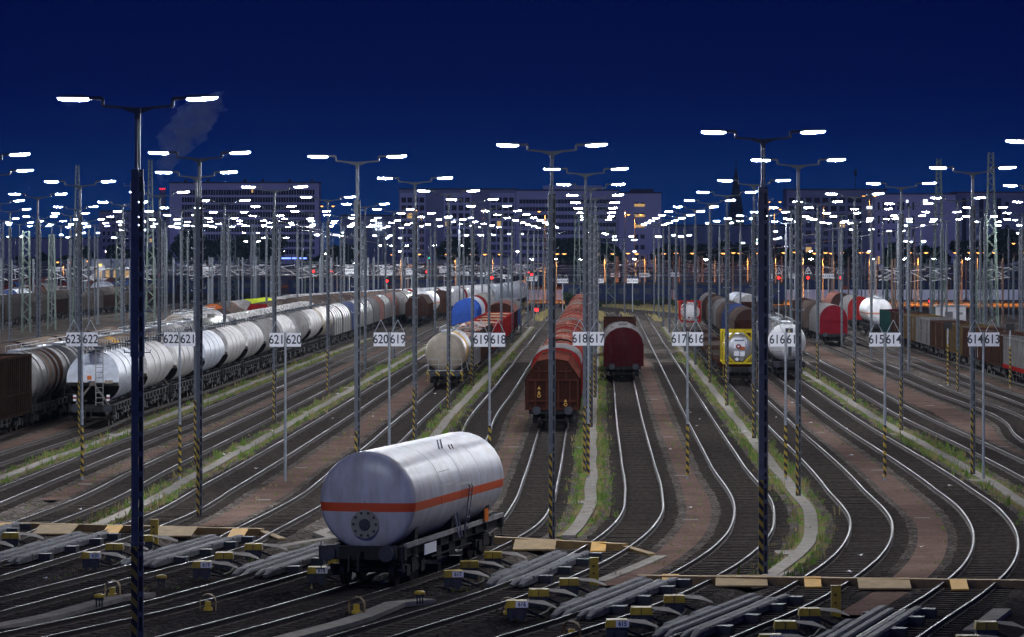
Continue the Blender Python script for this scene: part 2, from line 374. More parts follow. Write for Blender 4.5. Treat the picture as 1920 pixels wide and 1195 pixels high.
L.new(bg.outputs[0], ad.inputs[0]); L.new(bg2.outputs[0], ad.inputs[1]); L.new(ad.outputs[0], N['World Output'].inputs[0])

cam = bpy.data.cameras.new('camera'); co = bpy.data.objects.new('camera', cam); COL.objects.link(co)
co.location = (0, 0, C); co.rotation_euler = (PI/2, 0, 0)
cam.sensor_width = 36; cam.lens = F / 1920 * 36; cam.shift_y = (HY - 597.5) / 1920
cam.clip_start = 1; cam.clip_end = 20000
SC.camera = co
vs_ = SC.view_settings; vs_.view_transform = 'Standard'; vs_.look = 'None'; vs_.exposure = 0; vs_.gamma = 1
SC.render.engine = 'CYCLES'; cy = SC.cycles
cy.use_denoising = True; cy.max_bounces = 4; cy.diffuse_bounces = 2; cy.glossy_bounces = 2; cy.transparent_max_bounces = 8
cy.volume_bounces = 0; cy.sample_clamp_indirect = 2.0; cy.sample_clamp_direct = 0; cy.caustics_reflective = False; cy.caustics_refractive = False
cy.use_light_tree = True
try: cy.denoiser = 'OPENIMAGEDENOISE'
except Exception: pass

# ------------------------------------------------------------------ tracks
M0 = .0244                                 # sideways drift of the straight tracks per metre away from the camera
def shift_c(pts, side):
    """rail points (X, D) -> centre line; side +1 when the rail is the left one"""
    out = []
    for i, (x, d) in enumerate(pts):
        a = pts[max(0, i-1)]; b = pts[min(len(pts)-1, i+1)]
        dx, dy = b[0]-a[0], b[1]-a[1]
        if dy < 0: dx, dy = -dx, -dy
        l = math.hypot(dx, dy) or 1
        out.append((x + side*.75*dy/l, d - side*.75*dx/l))
    return out
def tr(side, *px): return shift_c([P(a, b, .19) for a, b in px], side)
X211 = {610:36.6,611:32.6,612:28.8,613:23.6,614:19.25,615:15.15,616:10.8,617:6.69,618:2.37,619:-1.88,620:-6.08,621:-10.65,622:-15.05,
        623:-18.8,624:-23.3,625:-27.5,626:-31.8,627:-36.1,628:-40.4}
for i in range(629, 645): X211[i] = X211[i-1] - 4.4
near = {
 618: tr(-1, z5(1255,60), z5(1215,300), z5(1180,440), z5(1100,560), z5(900,680), z5(700,770), z4(1912,1000), z4(1210,1195)),
 617: tr(1, z5(1570,200), z5(1590,390), z5(1570,500), z5(1480,600), z5(1250,745), z5(800,930), z5(0,1170)),
 616: tr(1, z6(40,0), z6(160,230), z6(290,490), z6(240,620), z6(0,800), z5(1130,1115), z5(860,1195)),
 615: tr(1, z6(470,0), z6(800,350), z6(940,560), z6(860,720), z6(620,890), z6(410,1000), z6(0,1165)),
 614: tr(1, z6(880,0), z6(1400,350), z6(1560,480), z6(1630,640), z6(1560,800), z6(1400,930), z6(1165,1075)),
 619: tr(1, z5(695,0), z5(670,55)) + [(-3.1, 165)] + tr(1, z4(1912,660), z4(1780,715), z4(1180,895), z4(740,1010), z4(0,1170)),
 620: tr(1, (807,734), (673.5,844.8), z4(1912,215), z4(1660,410), z4(1270,610), z4(1150,670), z4(600,820), z4(0,970)),
 621: tr(1, z4(1740,0), z4(1130,345), z4(820,510), z4(450,640), z4(0,770)),
 622: tr(1, z4(1300,0), z4(1130,80), z4(750,255), z4(370,440), z4(0,575)),
 623: tr(1, z4(750,65), z4(460,175), z4(0,355)),
 624: tr(1, z4(460,10), z4(0,160)),
}
class Track:
    def __init__(s, num):
        s.n = num; x211 = X211[num]; pts = []
        nr = near.get(num)
        if nr:
            nr = [(x, d) for x, d in nr if d < 209] or nr
            last = min(nr, key=lambda q: q[1])
            nx2 = sorted(nr, key=lambda q: q[1])[1]
            m = (nx2[0]-last[0])/(nx2[1]-last[1])
            if last[1] > 80: nr = nr + [(last[0]-m*(last[1]-70), 70)]
            pts += nr
        elif num == 613:
            pts += [(x+3.9 if d < 120 else x+4.3, d-5) for x, d in near[614]]
        elif num in (611, 612, 610):
            k = 614-num
            pts += [(x+4.25*k, d-5*k) for x, d in near[614]]
        else: pts += [(x211+M0*(70-211)-.6, 70), (x211+M0*(160-211), 160)]
        x512 = x211+M0*301; Ds = 600-5*abs(x512-8)
        if num > 628 or num < 611: Ds = 600
        for d in (211, 260, 320): pts.append((x211+M0*(d-211), d))
        d = 360
        while d < Ds-10: pts.append((x211+M0*(d-211), d)); d += 40
        xs = x211+M0*(Ds-211); pts.append((xs, Ds))
        if 611 <= num <= 628:
            for k in range(1, 6):
                t = k/5; q = t*t*(3-2*t); dd = Ds+(690-Ds)*t
                pts.append((xs+M0*(dd-Ds)*(1-q)+(8+(616-num)*.5-xs)*q, dd))
        else: pts.append((x211+M0*(700-211), 700))
        pts.sort(key=lambda q: q[1]); cl = [pts[0]]
        for q in pts[1:]:
            if q[1]-cl[-1][1] > 1.5: cl.append(q)
        s.p = cl
        s.t = []
        for i in range(len(cl)):
            if i in (0, len(cl)-1):
                a, b = (cl[0], cl[1]) if i == 0 else (cl[-2], cl[-1]); s.t.append((b[0]-a[0])/(b[1]-a[1]))
            else:
                a, q, b = cl[i-1], cl[i], cl[i+1]; h0, h1 = q[1]-a[1], b[1]-q[1]
                s.t.append((((q[0]-a[0])/h0)*h1 + ((b[0]-q[0])/h1)*h0)/(h0+h1))
    def x(s, D):
        p = s.p
        if D <= p[0][1]: return p[0][0]+s.t[0]*(D-p[0][1])
        if D >= p[-1][1]: return p[-1][0]+s.t[-1]*(D-p[-1][1])
        for i in range(len(p)-1):
            if p[i][1] <= D <= p[i+1][1]:
                h = p[i+1][1]-p[i][1]; t = (D-p[i][1])/h
                return ((2*t**3-3*t*t+1)*p[i][0]+(t**3-2*t*t+t)*h*s.t[i]+(-2*t**3+3*t*t)*p[i+1][0]+(t**3-t*t)*h*s.t[i+1])
    def rz(s, D): return -math.atan((s.x(D+3)-s.x(D-3))/6)
    def line(s, d0, d1):
        out = []; d = d0
        while d < d1:
            out.append((s.x(d), d)); d += 1.0 if d < 190 else (4 if d < 400 else 9)
        out.append((s.x(d1), d1)); return out
T = {n: Track(n) for n in range(610, 645)}
def off(pts, o):
    out = []
    for i, p in enumerate(pts):
        a = pts[max(0, i-1)]; b = pts[min(len(pts)-1, i+1)]
        dx, dy = b[0]-a[0], b[1]-a[1]; l = math.hypot(dx, dy); out.append((p[0]+dy/l*o, p[1]-dx/l*o))
    return out
RAIL = [(-.07,.02),(-.012,.05),(-.012,.145),(-.031,.155),(-.031,.19),(.031,.19),(.031,.155),(.012,.145),(.012,.05),(.07,.02)]
RM = [1,1,1,1,0,1,1,1,1,1]
STATE = {616:'empty and shiny, curving left at the throat', 613:'empty, dark sleepers in a wide right hand bend', 619:'empty between the beige tank train and the brown wagon',
  622:'empty, straight past the white silo wagons', 618:'under the brown sliding wall wagon and the white tank wagon', 617:'under the wine red wagon, bright rails in an S bend',
  615:'under the yellow framed tank container', 614:'under the white tank wagon with grey barrel', 612:'under the crimson fronted hood wagon', 620:'under the beige tank wagon',
  621:'under the blue fronted wagons', 623:'beside the white silo wagons, on their right', 624:'under the white silo wagons', 625:'under the ribbed tank wagons',
  626:'under the light brown hoods behind the ribbed tanks', 611:'right of the crimson fronted hood wagon', 610:'under the long row of open goods wagons'}
ballast_names = []
for n in list(range(610, 633))+[635,637,639,641,643]:
    t = T[n]; full = 611 <= n <= 626
    d0 = 84 if n <= 624 else (150 if n < 633 else 380)
    if n in (610, 611): d0 = 120
    ln = t.line(d0, 690)
    b = MB(); b.sweep(ln, [(-2.0,-.12),(-1.6,.0),(1.6,.0),(2.0,-.12)], [0,0,0,0])
    kind(part('ballast_bed', b, M['ballast']), 'structure')
    root = thing('railway_track', 'railway track %s' % STATE.get(n, 'far left of the yard among the parked wagons, number %d in the yard' % n), 'railway track', (0,0,0), 0, 'parallel sidings of the goods yard')
    for s_ in (-.75, .75):
        part('rail', MB().sweep(off(ln, s_), RAIL, RM), [M['rail_top'], M['rail_side']], root)
    if full:
        sl = MB(); d = d0
        while d < 330:
            x = t.x(d); a = t.rz(d); c_, s_ = math.cos(a), math.sin(a)
            hl = 1.3 + U(-.04,.04); w_ = .13; zt = .035+U(-.012,.006)
            vs = []
            for z in (-.03, zt):
                for px_, py_ in ((-hl,-w_),(hl,-w_),(hl,w_),(-hl,w_)):
                    vs.append((x+px_*c_-py_*s_, d+px_*s_+py_*c_, z))
            sl.add(vs, [(4,5,6,7),(0,1,5,4),(1,2,6,5),(2,3,7,6),(3,0,4,7)])
            d += .62*math.cos(a)
        o = part('sleepers', sl, M['sleeper'], root); o['kind'] = 'stuff'

# ------------------------------------------------------------------ ground, paths, verges, cable troughs
g = MB(); g.add([(-2500,-200,-.12),(2500,-200,-.12),(2500,6000,-.12),(-2500,6000,-.12)], [(0,1,2,3)])
kind(part('ground', g, M['ground']), 'structure')
def mid(a, b, d0, d1): return [((T[a].x(d)+T[b].x(d))/2, d) for d in [q[1] for q in T[a].line(d0, d1)]]
path_ranges = {(619,618):(128,470),(617,616):(112,500),(615,614):(103,470),(613,612):(98,440),(621,620):(136,470),(623,622):(150,440),(625,624):(150,300),(611,610):(180,360)}
for (a, b), (d0, d1) in path_ranges.items():
    kind(part('gravel_path', MB().ribbon(mid(a, b, d0, d1), [2.05+.12*math.sin(q[1]*.9)+.14*math.sin(q[1]*.23+2)+U(-.09,.09) for q in mid(a, b, d0, d1)], -.012), M['path']), 'structure')
duct_ranges = {(618,617):(131,500,'between the brown wagon track and the wine red wagon track'),(616,615):(113,480,'winding beside the yellow tank container track'),
   (614,613):(110,400,'right of the white tank wagon, reaching the right edge'),(620,619):(175,480,'right of the beige tank wagon'),
   (622,621):(136,430,'left of the beige tank wagon, past the sign 622 and 621'),(624,623):(150,420,'in front of the white silo wagons')}
grass_b, dry_b = MB(), MB()
def tuft(x, y, h, mb, n=4):
    for _ in range(n):
        a = U(0, 2*PI); r = U(0,.16); bx, by = x+math.cos(a)*r, y+math.sin(a)*r
        hh = h*U(.6,1.2); lx, ly = U(-.35,.35)*hh, U(-.35,.35)*hh; wd = .012+hh*.028
        mb.add([(bx-wd,by,-.03),(bx+wd,by,-.03),(bx+lx*.5+wd*.6,by+ly*.5,hh*.6),(bx+lx,by+ly,hh),(bx+lx*.5-wd*.6,by+ly*.5,hh*.6)], [(0,1,2,3,4)])
ph = [U(0,99) for _ in range(40)]
for k, ((a, b), (d0, d1, wh)) in enumerate(duct_ranges.items()):
    ln = mid(a, b, d0, d1)
    kind(part('verge', MB().ribbon(ln, [1.75+.35*math.sin(q[1]*.31+k)+.25*math.sin(q[1]*.083+2*k)+U(-.15,.15) for q in ln], -.016), M['verge']), 'structure')
    tr_ = MB()
    # slabs laid end to end, a little out of line here and there
    wob = [(x+.04*math.sin(d*.35+k), d) for x, d in ln]
    tr_.sweep(wob, [(-.24,-.1),(-.24,.045),(.24,.045),(.24,-.1)], [0,0,0,0])
    # wider pads round the mast feet
    for q in range(8):
        d = d0+8+q*40.5+ph[k]%12
        if d < d1:
            x = (T[a].x(d)+T[b].x(d))/2
            tr_.box(x-.75, x+.1, d-.5, d+1.1, -.1, .03)
    tag(part('cable_trough', tr_, M['concrete']), 'pale concrete cable trough '+wh, 'cable trough', 'cable troughs along the tracks')
    d = d0
    while d < min(d1, 360):
        dens = .5+.5*math.sin(d*.11+ph[k])*math.sin(d*.037+ph[k+8])+.25*math.sin(d*.6)
        for sd in (-1, 1):
            nb = int(max(0, dens+U(-.4,.9))*3.2)
            for _ in range(nb):
                o = sd*(.42+abs(random.gauss(0,.26))); dd = d+U(0,.7)
                x = (T[a].x(dd)+T[b].x(dd))/2+o
                tuft(x, dd, U(.05,.2) if R() < .85 else U(.2,.45), dry_b if R() < .4 else grass_b)
        d += .55 if d < 200 else .9
for _ in range(700):                       # stray weeds at path edges and feet of posts
    n = random.choice([614,616,617,618,619,620,621,622,623]); d = U(110, 230); x = T[n].x(d)+random.choice((-1,1))*U(1.65,2.2)
    tuft(x, d, U(.04,.15), dry_b if R() < .5 else grass_b, 3)
kind(part('grass', grass_b, M['grass']), 'stuff'); kind(part('dry_grass', dry_b, M['grass_dry']), 'stuff')

# white scraps of paper, stones on the tracks and paths
# short pale concrete strips laid across the red path
slab_i = 0
for n1, n2, ds in ((619,618,(160,190,225)),(617,616,(139,166,200,250)),(615,614,(112,140,170,205)),(621,620,(150,172,200)),(623,622,(160,190)),(613,612,(150,190,240))):
    for d in ds:
        x = (T[n1].x(d)+T[n2].x(d))/2
        tag(part('drain_cover', MB().box(-.28,.28,-.16,.16,-.05,.012), M['concrete'], None, (x+U(-.3,.3), d, 0), U(-.1,.1)),
            'small pale concrete cover set in a red gravel path', 'drain cover', 'small covers in the red gravel paths')

# ------------------------------------------------------------------ lamp masts
ls = MB()  # lens bowl under a lamp head, pointing along +x
NP = 7
ring = []
Ltop = []
for i in range(NP):
    t = i/(NP-1); x = .72*t; r = .07*(1-abs(2*t-1)**7*.45)
    Ltop.append((x, r))
vs = []
NS = 6
for x, r in Ltop:
    for k in range(NS+1):
        a = PI*k/NS; vs.append((x, math.cos(a)*r*1.05, -math.sin(a)*r*.98))
fs = []
for i in range(NP-1):
    for k in range(NS):
        q = i*(NS+1)+k; fs.append((q, q+1, q+NS+2, q+NS+1))
fs.append(tuple(range(NS+1))); fs.append(tuple(reversed(range((NP-1)*(NS+1), NP*(NS+1)))))
ls.add(vs, fs)
ME_LENS = ls.mesh('lens', M['lamp'])
hd = MB()
hd.prism([(-.02,0),(.78,0),(.70,.055),(.12,.075),(-.05,.05)], -.12, .12)
hd.prism([(-.34,-.03),(0,-.02),(0,.05),(-.32,.06),(-.37,.0)], -.06, .06)
hd.bar((-.34,0,.02), (-.345,0,-.17), .07, .07)
ME_HEAD = hd.mesh('lamp_head', M['pole_dark'])
arm = MB()
for s_ in (-1, 1):
    arm.bar((0,0,13.45), (s_*.84,0,13.52), .06, .065)
    arm.add([(0,-.02,13.3),(s_*.4,-.02,13.46),(0,-.02,13.44),(0,.02,13.3),(s_*.4,.02,13.46),(0,.02,13.44)], [(0,1,2),(5,4,3),(0,3,4,1)])
arm.box(-.07,.07,-.06,.06,13.2,13.48)
ME_ARM = arm.mesh('crossarm', M['pole_dark'])
pl = MB()
ZT = 12.0
pl.box(-.17,.0,-.085,.085,-.1,ZT)           # closed channel, the broad flat side
pl.box(.0,.035,-.085,-.03,-.1,ZT,2); pl.box(.135,.17,-.085,-.03,-.1,ZT,2); pl.box(.036,.134,.0,.05,-.1,ZT, 1)
z = .3
while z < ZT-.1: pl.box(.036,.134,-.081,-.035,z,z+.12,2); z += .48
pl.box(-.075,.005,-.06,.06,ZT,13.36); pl.box(.02,.075,-.05,.05,ZT,13.36); pl.box(-.19,.19,-.1,.1,2.98,3.04)
pl0 = list(pl.v); pl.v = [(v[0]*.86, v[1], v[2]) for v in pl.v]
ME_POLE = pl.mesh('pole', [M['pole'], M['gap'], M['mast_light']]); pl.v = pl0
for i, v in enumerate(pl.v):            # the masts of the rows are slimmer than the two big ones in front
    k = .62 if v[2] < ZT else .8
    pl.v[i] = (v[0]*k, v[1]*k, v[2])
ME_SLIM = pl.mesh('pole', [M['pole'], M['gap'], M['mast_light']])
st = MB()
for k in range(9):
    z = 7.6+k*.5
    for s_ in (-1, 1):
        if k == 0: st.bar((s_*.185,-.03,7.5),(s_*.185,-.03,11.7),.03,.02)
        st.bar((s_*.17,-.03,z), (s_*.36,-.05,z), .022, .022); st.bar((s_*.35,-.05,z-.02), (s_*.37,-.05,z+.07), .024, .024)
ME_STEP = st.mesh('climbing_steps', M['galv'])
hz = MB().box(-.172,.002,-.09,-.084,.0,2.95); ME_HAZ = hz.mesh('hazard_stripes', M['stripes'])
def mast_full(name, label, loc, rz, group, detail, slim=True):
    t = thing(name, label, 'lamp mast', loc, rz, group)
    link('pole', ME_SLIM if slim else ME_POLE, t); link('crossarm', ME_ARM, t)
    for s_ in (-1, 1):
        h = link('lamp_head', ME_HEAD, t, (s_*1.18, 0, 13.70)); h.rotation_euler = (0, -math.radians(3.0) if s_ > 0 else math.radians(2.0), 0 if s_ > 0 else PI)
        if s_ < 0: h.rotation_euler = (0, math.radians(-1.2), PI)
        link('lens', ME_LENS, h, (0,0,.0))
    if detail:
        q = link('hazard_stripes', ME_HAZ, t); s2 = link('climbing_steps', ME_STEP, t)
        q.scale = (.62,.66,1) if slim else (.86,1,1); s2.scale = (.62,1,1) if slim else (.86,1,1)
    return t
proto = mast_full('lamp_mast', 'x', (0,0,-60), 0, None, True)
proto_big = mast_full('lamp_mast', 'x', (0,0,-60), 0, None, True, False)
proto_far = mast_full('lamp_mast', 'x', (0,0,-60), 0, None, False)
masts = []       # (X, D, label)
def lampD(y): return 3.6*F/(HY-y)
def mrow(lst, where):
    for i, (px, y) in enumerate(lst):
        D = lampD(y); masts.append((at(px, D), D, where, i))
single = [(258,185,'tallest looking twin arm lamp mast, nearest the camera at the left'),
          (374,286.5,'twin arm lamp mast with its foot near the yellow cross pipe at the left'),
          (1035,272,'twin arm lamp mast standing in front of the brown sliding wall wagon'),
          (1431,247.5,'big twin arm lamp mast at the lower end of the winding cable trough'),
          (670,293.5,'twin arm lamp mast whose foot hides behind the roof of the rushing white tank wagon'),
          (1993,264.5,'lamp mast at the right edge with only one lamp in view')]
for px, y, lab in single:
    D = lampD(y); dup(proto_big if px in (258,1431) else proto, (at(px, D), D, 0), U(-.02,.02), lab, 'lamp masts near the camera')
rows = {
 'between tracks 618 and 617': [(1098,317),(1108,346),(1116,366),(1116,380),(1117,390.5),(1118,399),(1120,406),(1118,412)],
 'between tracks 616 and 615': [(1497,300),(1414,338.5),(1363,360.5),(1331,376),(1304,388)],
 'between tracks 614 and 613': [(1824,314.5),(1690,344),(1602.5,363.5),(1533,378.5)],
 'in the row right of the crimson wagon': [(1945,348),(1796,371),(1704,382)],
 'between tracks 620 and 619': [(778,334),(841,358),(886,374),(917,386.5)],
 'between tracks 622 and 621': [(368,323),(515,350.5),(615,369.7)],
 'in the row along the white silo wagons': [(-38,290),(-15,320),(150,340.5),(299,360.5),(421,376)],
 'between the ribbed tanks and the light brown hoods': [(71,364),(230,379)],
}
ext = {'between tracks 618 and 617':0, 'between tracks 616 and 615':6,'between tracks 614 and 613':6,'in the row right of the crimson wagon':5,
       'between tracks 620 and 619':8,'between tracks 622 and 621':9,'in the row along the white silo wagons':8,
       'between the ribbed tanks and the light brown hoods':9}
allm = []
for wh, lst in rows.items():
    seq = [(at(px, lampD(y)), lampD(y)) for px, y in lst]
    for k in range(ext[wh]):
        x, d = seq[-1]; seq.append((x+M0*40.5+U(-.12,.12), d+40.5))
    allm.append((wh, seq))
for u, d0, n, wh in ((-41.5,282,9,'in the first row left of the light brown hoods'),(-50.5,262,10,'in the second row left of the light brown hoods'),
                     (-59.5,300,9,'in the third row left of the light brown hoods'),(-68.5,330,8,'among the dark brown hoods at the far left'),
                     (-77.5,318,8,'behind the dark brown hoods at the far left'),(-87,360,7,'in the last row at the far left'),
                     (37.6,288,7,'left of the open goods wagons on the right'),(46.5,257,7,'right of the open goods wagons'),(55.5,300,6,'by the white hut on the right'),(64.5,380,4,'right of the white hut')):
    allm.append((wh, [(u+M0*(d0+40.5*i-165)+U(-.2,.2), d0+40.5*i) for i in range(n)]))
for wh, seq in allm:
    for i, (x, d) in enumerate(seq):
        if d > 760: continue
        lab = 'lamp mast %s, %s from the camera' % (wh, ORD[i])
        dup(proto if d < 300 else proto_far, (x, d, 0), -M0+U(-.03,.03), lab, 'lamp masts in rows over the yard')
random.seed(5)
far_n = 0
for d0 in (520, 585, 655, 730, 810, 890):
    for k in range(9):
        x = d0*(-.148+.0365*k)+U(-.012,.012)*d0; d = d0+U(-25,25)
        if 925 < 960+F*x/d < 1160 and d < 700: continue
        o = dup(proto_far, (x, d, 0), U(-.06,.06), 'distant twin lamp mast at the far end of the yard, %s third of the picture' % ('left' if k < 3 else 'middle' if k < 6 else 'right'), 'distant lamp masts, %s third' % ('left' if k < 3 else 'middle' if k < 6 else 'right'))
        o.scale = (1, 1, U(.82,1.06))
random.seed(9)
def rm(o):
    for c in list(o.children): rm(c)
    bpy.data.objects.remove(o)
rm(proto); rm(proto_far); rm(proto_big)

# ------------------------------------------------------------------ text
_txt = {}
def text_mesh(s, size, bold=.0):
    k = (s, size, bold)
    if k in _txt: return _txt[k]
    cu = bpy.data.curves.new('txt', 'FONT'); cu.body = s; cu.size = size*1.16; cu.align_x = 'CENTER'; cu.align_y = 'CENTER'; cu.offset = bold; cu.extrude = .004
    o = bpy.data.objects.new('txt', cu); COL.objects.link(o)
    dg = bpy.context.evaluated_depsgraph_get(); me = bpy.data.meshes.new_from_object(o.evaluated_get(dg))
    bpy.data.objects.remove(o); bpy.data.curves.remove(cu)
    
    for v in me.vertices: v.co.x *= .84
    me.materials.clear(); me.materials.append(M['black_ink']); _txt[k] = me; return me
def put_text(s, size, parent, loc, bold=0.0, rx=PI/2):
    o = link('number', text_mesh(s, size, bold), parent, loc); o.rotation_euler = (rx, 0, 0); return o

# ------------------------------------------------------------------ track number signs
sp_ = MB(); sp_.tube((0,0,-.1),(0,0,3.0),.065,10); sp_.tube((0,0,3.0),(0,0,6.45),.05,10); sp_.tube((0,0,2.95),(0,0,3.05),.08,10)
ME_SP = sp_.mesh('post', M['galv'])
hz2 = MB().tube((0,0,.15),(0,0,2.4),.069,10); ME_SHZ = hz2.mesh('hazard_stripes', M['stripes'])
bd = MB().box(-.305,.305,-.012,.012,-.30,.30); ME_BD = bd.mesh('number_board', M['white_sign'])
br = MB()
for s_ in (-1, 1):
    br.bar((s_*.37-.28,.02,.30),(s_*.37,.02,.86),.022); br.bar((s_*.37+.28,.02,.30),(s_*.37,.02,.86),.022)
br.bar((-.7,.03,.12),(.7,.03,.12),.04); br.bar((-.7,.03,-.15),(.7,.03,-.15),.04)
ME_BR = br.mesh('bracket', M['galv'])
def sign(px, base_y, a, b, striped, zc=6.13):
    x, d = P(px, base_y)
    t = thing('track_number_sign', 'white number boards %s and %s on a %s post' % (a, b, 'yellow and black striped' if striped else 'plain grey'), 'number sign', (x, d, 0), 0, 'track number signs facing the camera')
    link('post', ME_SP, t)
    if striped: link('hazard_stripes', ME_SHZ, t)
    link('bracket', ME_BR, t, (0,0,zc))
    for s_, n in ((-1, a), (1, b)):
        q = link('number_board', ME_BD, t, (s_*.375, -.075, zc)); put_text(n, .47, q, (0,-.017,-.005), .007)
for px, y, a, b, s_ in ((154,900,'623','622',1),(337,899,'622','621',1),(535,902,'621','620',0),(730,900,'620','619',0),(918,902,'619','618',1),
    (1103,897,'618','617',1),(1289,898,'617','616',1),(1473,901,'616','615',1),(1659,901,'615','614',1),(1844,900,'614','613',0)):
    sign(px, y, a, b, s_)

# ------------------------------------------------------------------ retarders (piston rail brakes) with drive boxes
def beam(x0, x1, y0, y1, z0, z1, mb, m=0, tip=.7):
    h = z1-z0; xm = (x0+x1)/2; c_ = (x1-x0)*.18
    prof = [(x0,z0),(x0,z1-.05),(x0+c_,z1),(x1-c_,z1),(x1,z1-.05),(x1,z0)]
    n = len(prof)
    def ring(y, k): return [(xm+(x-xm)*(1-.45*k), y, z0+(z-z0)*(1-.6*k)) for x, z in prof]
    vs = ring(y0, 1)+ring(y0+tip, 0)+ring(y1-tip*.4, 0)+ring(y1, .6)
    fs = []
    for k in range(3):
        for i in range(n-1): fs.append((k*n+i, k*n+i+1, (k+1)*n+i+1, (k+1)*n+i))
    fs += [tuple(range(n)), tuple(reversed(range(3*n, 4*n)))]
    mb.add(vs, fs, m)
LB = 11.2
b1 = MB(); beam(-.62,-.34,0,LB,.12,.31,b1); beam(-.33,-.09,.0,LB-.3,.10,.27,b1)
for q in range(4): b1.box(-.63,-.345,1.4+q*2.7,1.46+q*2.7,.09,.314)
b2 = MB(); beam(.10,.32,0,LB-.5,.12,.27,b2); beam(.36,.62,.0,LB,.10,.31,b2)
for q in range(4): b2.box(.355,.63,1.4+q*2.7,1.46+q*2.7,.09,.314)
y = .9
dots = MB()
while y < LB-.8: dots.box(.325,.355,y,y+.12,.15,.275); y += .26
b3 = MB(); beam(-.98,-.74,2.4,4.9,.10,.24,b3,0,.3); beam(-.98,-.74,5.3,7.8,.10,.24,b3,0,.3)
br_ = MB().box(.62,1.0,0,.45,-.05,.26).box(-1.0,.9,.1,.3,-.02,.12)
ME_RB = [b1.mesh('outer_brake_beam', M['steel_grey']), b2.mesh('inner_brake_beam', M['steel_grey']), dots.mesh('brake_studs', M['dark_steel']), b3.mesh('guard_rail', M['steel_grey']), br_.mesh('beam_bracket', M['dark_steel'])]
bx = MB(); bx.prism([(-.30,.30),(-.27,.50),(.27,.50),(.30,.30)], -.22,.22); ME_BOXTOP = bx.mesh('box_lid', M['yellow'])
bx = MB(); bx.box(-.27,.27,-.2,.2,.02,.298); bx.box(-.2,-.1,-.24,-.2,-.05,.2); bx.box(.05,.2,-.24,-.2,-.05,.2); bx.bar((.2,-.1,.25),(.75,.25,-.02),.06); bx.box(-.02,.0,-.226,-.205,.3,.49)
ME_BOXBODY = bx.mesh('drive_box', M['dark_steel'])
cv = MB(); cv.add([(.28,-.22,.46),(.28,.22,.49),(.75,.5,.44),(1.05,.45,.30),(1.1,.0,.27),(.8,-.22,.38)], [(0,5,1),(1,5,2),(2,5,4,3)]); ME_COVER = cv.mesh('dust_cover', M['sheet_dirty'])
ME_PLATE = MB().box(-.17,.17,-.006,.006,-.085,.085).mesh('number_plate', M['white_sign'])
RET = {621:129.3,620:128.0,619:124.5,618:122.5,617:121.2,616:111.6,615:106.2,614:102.6,613:99.0,622:134}
for n, dfar in RET.items():
    d = dfar-LB*.97
    a = T[n].rz(dfar-LB/2); x = T[n].x(dfar-LB/2)-math.cos(a)*.75; yc = dfar-LB/2-math.sin(a)*.75
    ca, sa = math.cos(a), math.sin(a)
    ox, oy = x+sa*LB/2, yc-ca*LB/2
    t = thing('rail_brake', 'grey rail brake along the left rail, yellow drive boxes, front box numbered %d' % n, 'rail brake', (ox, oy, 0), a, 'rail brakes across the sorting tracks')
    for nm, me in zip(('outer_brake_beam','inner_brake_beam','brake_studs','guard_rail'), ME_RB): link(nm, me, t)
    for y in (2.1, 5.2, 8.3, 10.6): link('beam_bracket', ME_RB[4], t, (0,y,0))
    hs = MB(); pts_ = [(-1.5,.6,.12),(-1.35,1.5,-.02),(-1.2+U(-.15,.15),2.6,.0),(-1.4,3.6,.1),(-1.3+U(-.15,.15),5.2,.0),(-1.5,6.6,.02),(-1.5,7.4,.12)]
    for p0, p1 in zip(pts_[:-1], pts_[1:]): hs.tube(p0, p1, .035, 6)
    part('hose', hs, M['black'], t)
    for k, yy in enumerate((.35, 3.75, 7.3)):
        q = link('drive_box', ME_BOXBODY, t, (-1.95 if k else -1.7, yy+.4, 0), -a)
        link('box_lid', ME_BOXTOP, q)
        link('dust_cover', ME_COVER, q)
        if k == 0:
            p_ = link('number_plate', ME_PLATE, q, (.14,-.235,.40)); put_text(str(n), .15, p_, (0,-.009,0), .003)

# ------------------------------------------------------------------ yellow cross pipes, posts, loops, sensors
def pipe(p0, p1, label, taper=None):
    a = P(*p0); b = P(*p1)
    t = thing('pipe_cover', label, 'pipe cover', (0,0,0), 0, 'yellow pipe covers across the tracks')
    m = MB(); m.bar((a[0],a[1],.13),(b[0],b[1],.13),.36,.26)
    if taper: c_ = P(*taper); m.bar((b[0],b[1],.12),(c_[0],c_[1],.0),.30,.14)
    part('pipe', m, M['tan'], t); return t
def flap(t, px, py, w_, l_, m, nm):
    x, d = P(px, py)
    mb = MB(); mb.add([(-w_/2,.1,.27),(w_/2,.1,.27),(w_/2-.08,-l_,.08),(-w_/2-.08,-l_,.08),(-w_/2,.1,.22),(w_/2,.1,.22),(w_/2-.08,-l_,.03),(-w_/2-.08,-l_,.03)],
       [(3,2,1,0),(4,5,6,7),(7,6,2,3),(0,4,7,3),(1,2,6,5)])
    part(nm, mb, m, t, (x, d, .01))
t = pipe(z4(-120,588), z4(1470,628), 'long tan yellow pipe cover across the tracks at the lower left', z4(1580,652))
for q in ((30,600),(645,614),(1345,632)): flap(t, *z4(*q), .55, 1.3, M['orange'], 'orange_flap')
for q in ((330,608),(1000,620)): flap(t, *z4(*q), 1.35, 1.7, M['tan'], 'access_plate')
t = pipe(z5(820,672), z5(1590,715), 'tan yellow pipe cover right behind the rushing tank wagon', z5(1740,738))
flap(t, *z5(1445,708), .5, 1.3, M['orange'], 'orange_flap'); flap(t, *z5(1090,695), 1.4, 1.6, M['tan'], 'access_plate')
t = pipe(z5(1660,895), z6(2000,925), 'long tan yellow pipe cover at the lower right, reaching the right edge')
for q in ((728,908),(1543,922)): flap(t, *z6(*q), .5, 1.2, M['orange'], 'orange_flap')
